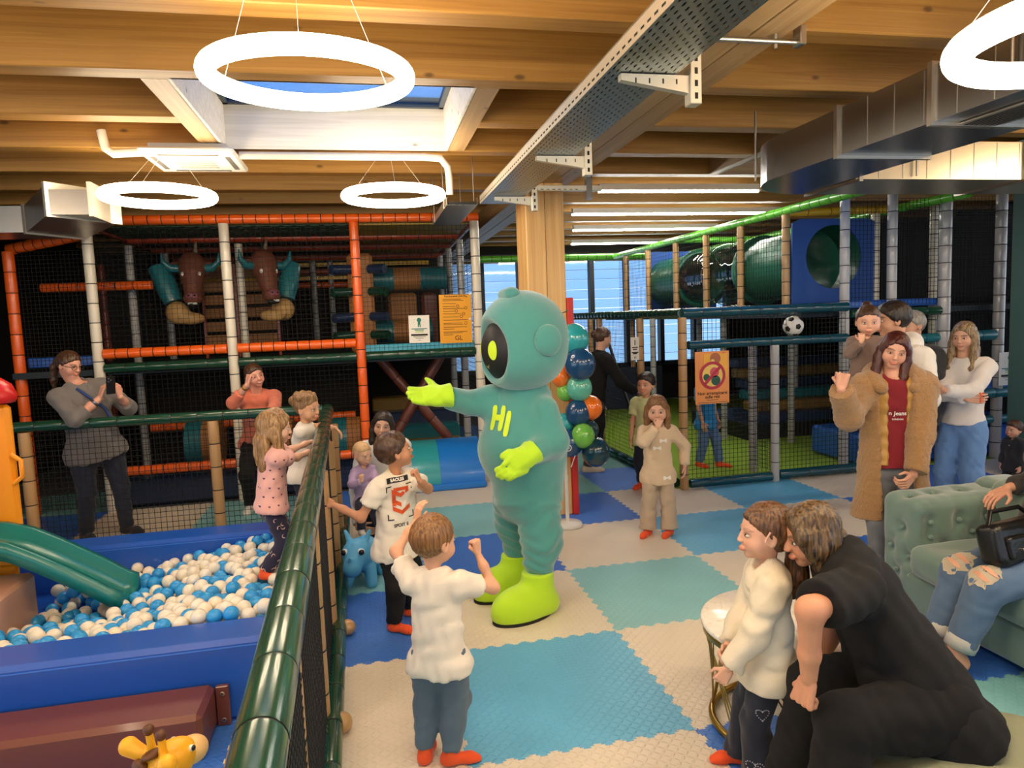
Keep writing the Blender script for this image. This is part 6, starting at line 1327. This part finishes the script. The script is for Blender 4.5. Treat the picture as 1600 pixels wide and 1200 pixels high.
for sd in (1, -1):
    e = p.kn[sd]+(p.an[sd]-p.kn[sd])*.82; d = norm(p.an[sd]-p.kn[sd]); MB().lathe([(.062, -.03), (.069, -.03), (.071, .0), (.068, .03), (.060, .03)], e, 24, axis=d).build('rolled_cuff', cloth('pale_denim', 'b9bab4'), PT)
    c = p.kn[sd]*.93+p.hp[sd]*.07; dn = norm(np.array((-.75, -.2, .75))) if sd > 0 else norm(np.array((-.75, -.25, .75))); xx = norm(np.cross(dn, p.kn[sd]-p.hp[sd])); yy = norm(p.kn[sd]-p.hp[sd])
    rr = random.Random(5+sd); n_ = 26
    def patch(a, b, m, nm, off, c0=c, jag=.2):
        ts = np.linspace(0, 6.283, n_, endpoint=False); P_ = [c0+xx*a*math.cos(t)*(1+rr.uniform(-jag, jag))+yy*b*math.sin(t)*(1+rr.uniform(-jag, jag)) for t in ts]
        mb = MB(); mb.add([c0]+[c0*.5+q*.5 for q in P_]+P_, [(0, 1+i, 1+(i+1) % n_) for i in range(n_)]+[(1+i, 1+n_+i, 1+n_+(i+1) % n_, 1+(i+1) % n_) for i in range(n_)]); stick(mb.mesh(nm), p.pantsdf, dn, m, nm, PT, off)
    patch(.062, .088, mat('frayed_thread', 'd8cbb2', .9, bump=('wave', 120, .6)), 'frayed_rip', .003)
    for k in (-.035, .02): patch(.046, .014, MATS['skin_plain'], 'skin_slit', .005, c+yy*k, .08)
# --- girl with ponytail in front
CR = cloth('cream_jersey', 'e0d5bd'); p = Person('girl with low ponytail in cream top and dark flared jeans, back half turned', (1.13, -.35), 292, 1.08, kid=.72, hh=.216, head=(285, -2, 0), wr=W(1136, 1010, Y=-.32), wl=(.93, -.42, .50), pr=(.2, .3, -1), pl=(.3, -.7, -.5), hr='half', hl='half', nr=(.3, -.6, 0), nl=(.3, .5, 0), dr=(-.6, -.4, -.3), skin='dba78b', brow='5a4230', smile=0, ar=W(1160, 1172, Z=.05), al=W(1188, 1212, Z=.05))
p.top(CR, 1.92, .022, -.30, flare=.022, seed=211, amp=.009, freq=22, h=.009); PT = p.pants(JEAND, .012, 1.04, .030, seed=212, h=.009); p.shoes(SOCK, toe=(-.95, .2)); p.hair('lowpony', hair_mat('chestnut_hair', '331e11', '7a5230'), seed=22, extra=lambda S_, T, h: S_.ell(T(0, -.22, .08), (.36*h, .36*h, .40*h), k=.1*h).path([T(0, -.48, -.12), T(.0, -.62, -.30), T(.02, -.62, -.75), T(.04, -.56, -1.15)], [.09*h, .15*h, .17*h, .06*h], k=.08*h))
MB().lathe([(.030, -.006), (.036, 0), (.030, .006)], p.hd.T(.0, -.49, -.12), 16, axis=p.hd.M@np.array((0, -.6, -.8))).build('hair_tie', M_TIE, p.root); MB().tube([p.hd.T(-.42, .02, .14), p.hd.T(-.43, .08, .04), p.hd.T(-.42, .10, -.04)], .004, 6).build('hair_clip', mat('pink_clip', 'd8a89a', .4), p.root)
hs = mat('silver_stitch', 'b9b9c4', .5)
for c, sc in ((p.kn[1]*.3+p.an[1]*.7, 1.), (p.kn[-1]*.25+p.an[-1]*.75, 1.), (p.kn[-1]*.75+p.hp[-1]*.25, .8)):
    dn = norm(np.array((-.35, -1, 0))); xx = norm(np.cross(UP, dn))
    for k in range(26):
        t = 2*math.pi*k/26; u = .030*sc*math.sin(t)**3; v = .026*sc*(math.cos(t)-.38*math.cos(2*t)-.15*math.cos(3*t)); q = c+xx*u+UP*v
        stick(MB().add([q+xx*a+UP*b for a, b in ((-.0018, -.0018), (.0018, -.0018), (.0018, .0018), (-.0018, .0018))], [(0, 1, 2, 3)]).mesh('stitch'), p.pantsdf, dn, hs, 'heart_stitch', PT, .002)
# --- woman in black bending forward
p = Person('woman in black bending forward to whisper to the girl with ponytail', (1.55, -.72, 0), 284, 1.68, w=1.25, hip=W(1438, 1082, Y=-.64), lean=28, side=9, twist=14, head=(282, 14, 0), wr=W(1262, 1058, Y=-.40), wl=W(1264, 1058, Y=-.76), pr=(.3, .2, -.9), pl=(-.95, -.45, .0), hr='half', hl='fist', nl=(.45, .3, -.6), nr=(0, .1, -1), dl=(-.2, .1, -.9), dr=(-.6, 0, -.5), skin='cf9270', brow='3a281c', smile=0, ar=(1.08, -.56, .12), al=(1.03, -.84, .12), kr=(-.9, 0, .6), kl=(-.9, 0, .6), neckf=.55, headoff=(.035, 0, -.055))
p.top(BLACKC, .80, .022, -.30, flare=.02, seed=221, amp=.012, freq=16, belly=1.0, sg=.024); p.pants(cloth('black_knit', '060506', .95, 350, .06, 0), .034, 1., .01, seed=222, waist=.22, wcut=False); p.shoes(cloth('black_sock', '101013'), 'sock'); p.hair('bob', H_STRK, seed=23)
# --- person in the teal costume
TEAL = mat('teal_plush', '47908b', .95, sheen=.7, bump=('noise', 260, .35), var=(5, .06)); LIM = mat('lime_plush', 'b4e01c', .8, sheen=.3, bump=('noise', 200, .15)); LIMS = mat('lime_felt', 'c8e62a', .7)
mc = empty('person', (.60, 1.55, 0), 'person in teal space-robot costume with big helmet, lime gloves and boots', 'person')
F, R = facing(256); hC = W(818, 531, Y=1.52); hM = np.stack([R, F, UP], 1); T = lambda x, y, z: hC+hM@np.array((x, y, z), float)
s = SDF().ell(T(0, 0, .02), (.272, .280, .285), R=hM, k=.05).ell(T(0, .03, -.12), (.255, .262, .185), R=hM, k=.10); s.ell(T(0, .33, -.065), (.245, .20, .225), R=hM, k=.03, op='s'); hsdf = s
blob('helmet', s, .011, TEAL, mc)
blob('visor', SDF().ell(T(0, .015, -.05), (.245, .252, .245), R=hM), .011, mat('visor_black', '0f0e0f', .55), mc)
for sx_ in (1, -1):
    s = SDF().ell(T(sx_*.280, -.02, .0), (.042, .088, .095), R=hM, k=.02); blob('ear_pad', s, .009, TEAL, mc)
    c = T(sx_*.085, 0, -.05); e = MB(); n_ = 28; me_ = MB().add([c]+[c+R*.034*math.cos(t)+UP*.058*math.sin(t) for t in np.linspace(0, 6.283, n_, endpoint=False)], [(0, 1+i, 1+(i+1) % n_) for i in range(n_)]).mesh('eye'); vs = SDF().ell(T(0, .015, -.05), (.245, .252, .245), R=hM)
    for v in me_.vertices: v.co = Vector(np.array(v.co)+F*.2)
    stick(me_, vs, F, LIMS, 'eye', mc, .004)
me_ = MB().add([T(-.03+.06*i/8, .2, -.135-.012*math.sin(i/8*3.14)) for i in range(9)]+[T(-.03+.06*i/8, .2, -.135-.030*math.sin(i/8*3.14)) for i in range(8, -1, -1)], [tuple(range(18))[::-1]]).mesh('mouth'); stick(me_, vs, F, mat('mouth_olive', '8a8a58', .7), 'mouth', mc, .004)
blob('top_knob', SDF().cap(T(.02, .10, .278), T(-.06, .10, .284), .05, k=.02, sc=.8, front=UP), .009, TEAL, mc)
MB().tube([T(.27*math.cos(t), .285*math.sin(t)*.98, .155+.02*math.sin(2*t)) for t in np.linspace(-2.2, -.2, 14)], .003, 5).build('helmet_seam', mat('teal_seam', '2f7a78', .9), mc)
# suit
Ym = 1.55; P_ = lambda x, y, d=0.: W(x, y, Y=Ym+d)
s = SDF().cap(P_(822, 628), P_(820, 700), .165, .245, k=.08, sc=.92, front=R).cap(P_(820, 700), P_(824, 762), .245, .225, k=.08).ell(P_(800, 700), (.20, .22, .20), k=.08)
s.cap(P_(803, 780, .13), P_(803, 818, .16), .135, .115, k=.05).cap(P_(803, 818, .16), P_(806, 856, .17), .115, .080, k=.04); s.cap(P_(838, 790, -.10), P_(846, 842, -.14), .14, .122, k=.05).cap(P_(846, 842, -.14), P_(842, 878, -.16), .122, .098, k=.04)
ha = P_(770, 628, .10); eb = P_(735, 630, .10); wrr = P_(702, 622, .02); s.cap(ha, eb, .088, .072, k=.06).cap(eb, wrr, .072, .066, k=.03, flat=(0, 1)); s.cap(P_(785, 640, .08), ha, .11, .09, k=.08)
s.cap(P_(850, 642, -.16), P_(866, 690, -.20), .085, .088, k=.06).cap(P_(866, 690, -.20), P_(832, 708, -.30), .088, .066, k=.05, flat=(0, 1))
f1 = fold(61, .006, 14); zl = float(P_(838, 770)[2]); f2 = lambda P: np.where(P[:, 2] < zl, .006*np.sin(P[:, 2]*70+3*np.sin(P[:, 0]*16+P[:, 2]*9)+3*np.sin(P[:, 1]*13)), 0.).astype(np.float32); s.noise = lambda P: f1(P)+f2(P); suit = s
blob('suit', s, .012, TEAL, mc)
for c0, dy, nm in ((P_(840, 905, -.18), 0, 'boot'), (P_(806, 868, .18), 0, 'boot')):
    b = np.array((c0[0], c0[1], 0.)); t = norm(np.array((-.93, -.36, 0.)))
    s = SDF().cap(b+UP*.10, b+UP*.26, .105, .098, k=.03, flat=(0, 1)).ell(b+t*.12+UP*.065, (.215, .125, .135), R=np.stack([t, np.cross(UP, t), UP], 1), k=.05).ell(b-t*.02+UP*.06, (.115, .11, .09), k=.04); s.plane((0, 0, .012), (0, 0, -1), k=.012); bt = blob(nm, s, .010, LIM, mc)
    MB().prism([tuple((b+t*.12+t*.205*math.cos(a)+np.cross(UP, t)*.118*math.sin(a))[:2]) for a in np.linspace(0, 6.283, 32, endpoint=False)], 0, .014).build('sole', M_TIE, bt)
def glove(w_, d, n, s_, pose, right):
    S_ = SDF(); hand(S_, w_, d, n, s_, pose, right, 1.55); S_.ell(np.array(w_)+norm(d)*.30*s_, (.27*s_, .27*s_, .12*s_), R=np.stack([np.cross(norm(d), norm(n)), norm(d), norm(n)], 1), k=.04); S_.cap(np.array(w_)-norm(d)*.22*s_, np.array(w_)+norm(d)*.05*s_, .33*s_, .27*s_, k=.03, flat=(1, 0)); f_ = fold(77, .006, 40); S_.noise = f_; return blob('glove', S_, .0075, LIM, mc)
glove(P_(692, 618, .0), norm(np.array((-.95, -.15, .06))), norm(np.array((.05, -.75, .62))), .225, 'open', True)
glove(P_(824, 712, -.33), norm(np.array((-.80, -.40, -.42))), norm(np.array((.2, .95, -.1))), .225, 'relax', False)
gv = F*.75+np.array((.5, -.75, 0))*.7; gv = norm(gv); xx = norm(np.cross(UP, gv)); 
for ch, (cx_, cy_) in (('H', (775, 654)), ('I', (796, 660))):
    c = P_(cx_, cy_, -.12); X2 = norm(np.array((.55, -.62, 0))); Y2 = norm(np.array((.20, .0, 1.))); Y2 = norm(Y2-X2*(Y2@X2))
    strokes = (((-.032, -.058), (-.032, .058)), ((.032, -.058), (.032, .058)), ((-.032, 0), (.032, 0))) if ch == 'H' else (((0, -.058), (0, .058)),)
    for (a0, b0), (a1, b1) in strokes:
        r_ = .017; q0 = c+X2*a0+Y2*b0; q1 = c+X2*a1+Y2*b1; dd = norm(q1-q0); ee = np.cross(dd, np.cross(X2, Y2)); outl = []
        for k in range(9): t = math.pi*k/8; outl.append(q1+(ee*math.cos(t)+dd*math.sin(t))*r_)
        for k in range(9): t = math.pi*k/8; outl.append(q0-(ee*math.cos(t)+dd*math.sin(t))*r_)
        rows = 8; V = []; n2 = 5
        for i in range(rows+1):
            for j in range(n2): tt_ = i/rows; V.append((q0-dd*r_*.8)+(q1-q0+dd*r_*1.6)*tt_+ee*r_*(j/(n2-1)*2-1)*(1 if 0 < i < rows else .6))
        me_ = MB().add(V, [(i*n2+j, (i+1)*n2+j, (i+1)*n2+j+1, i*n2+j+1) for i in range(rows) for j in range(n2-1)], 0, True).mesh('letter'); stick(me_, suit, gv, LIMS, 'letter_stroke', mc, .006)
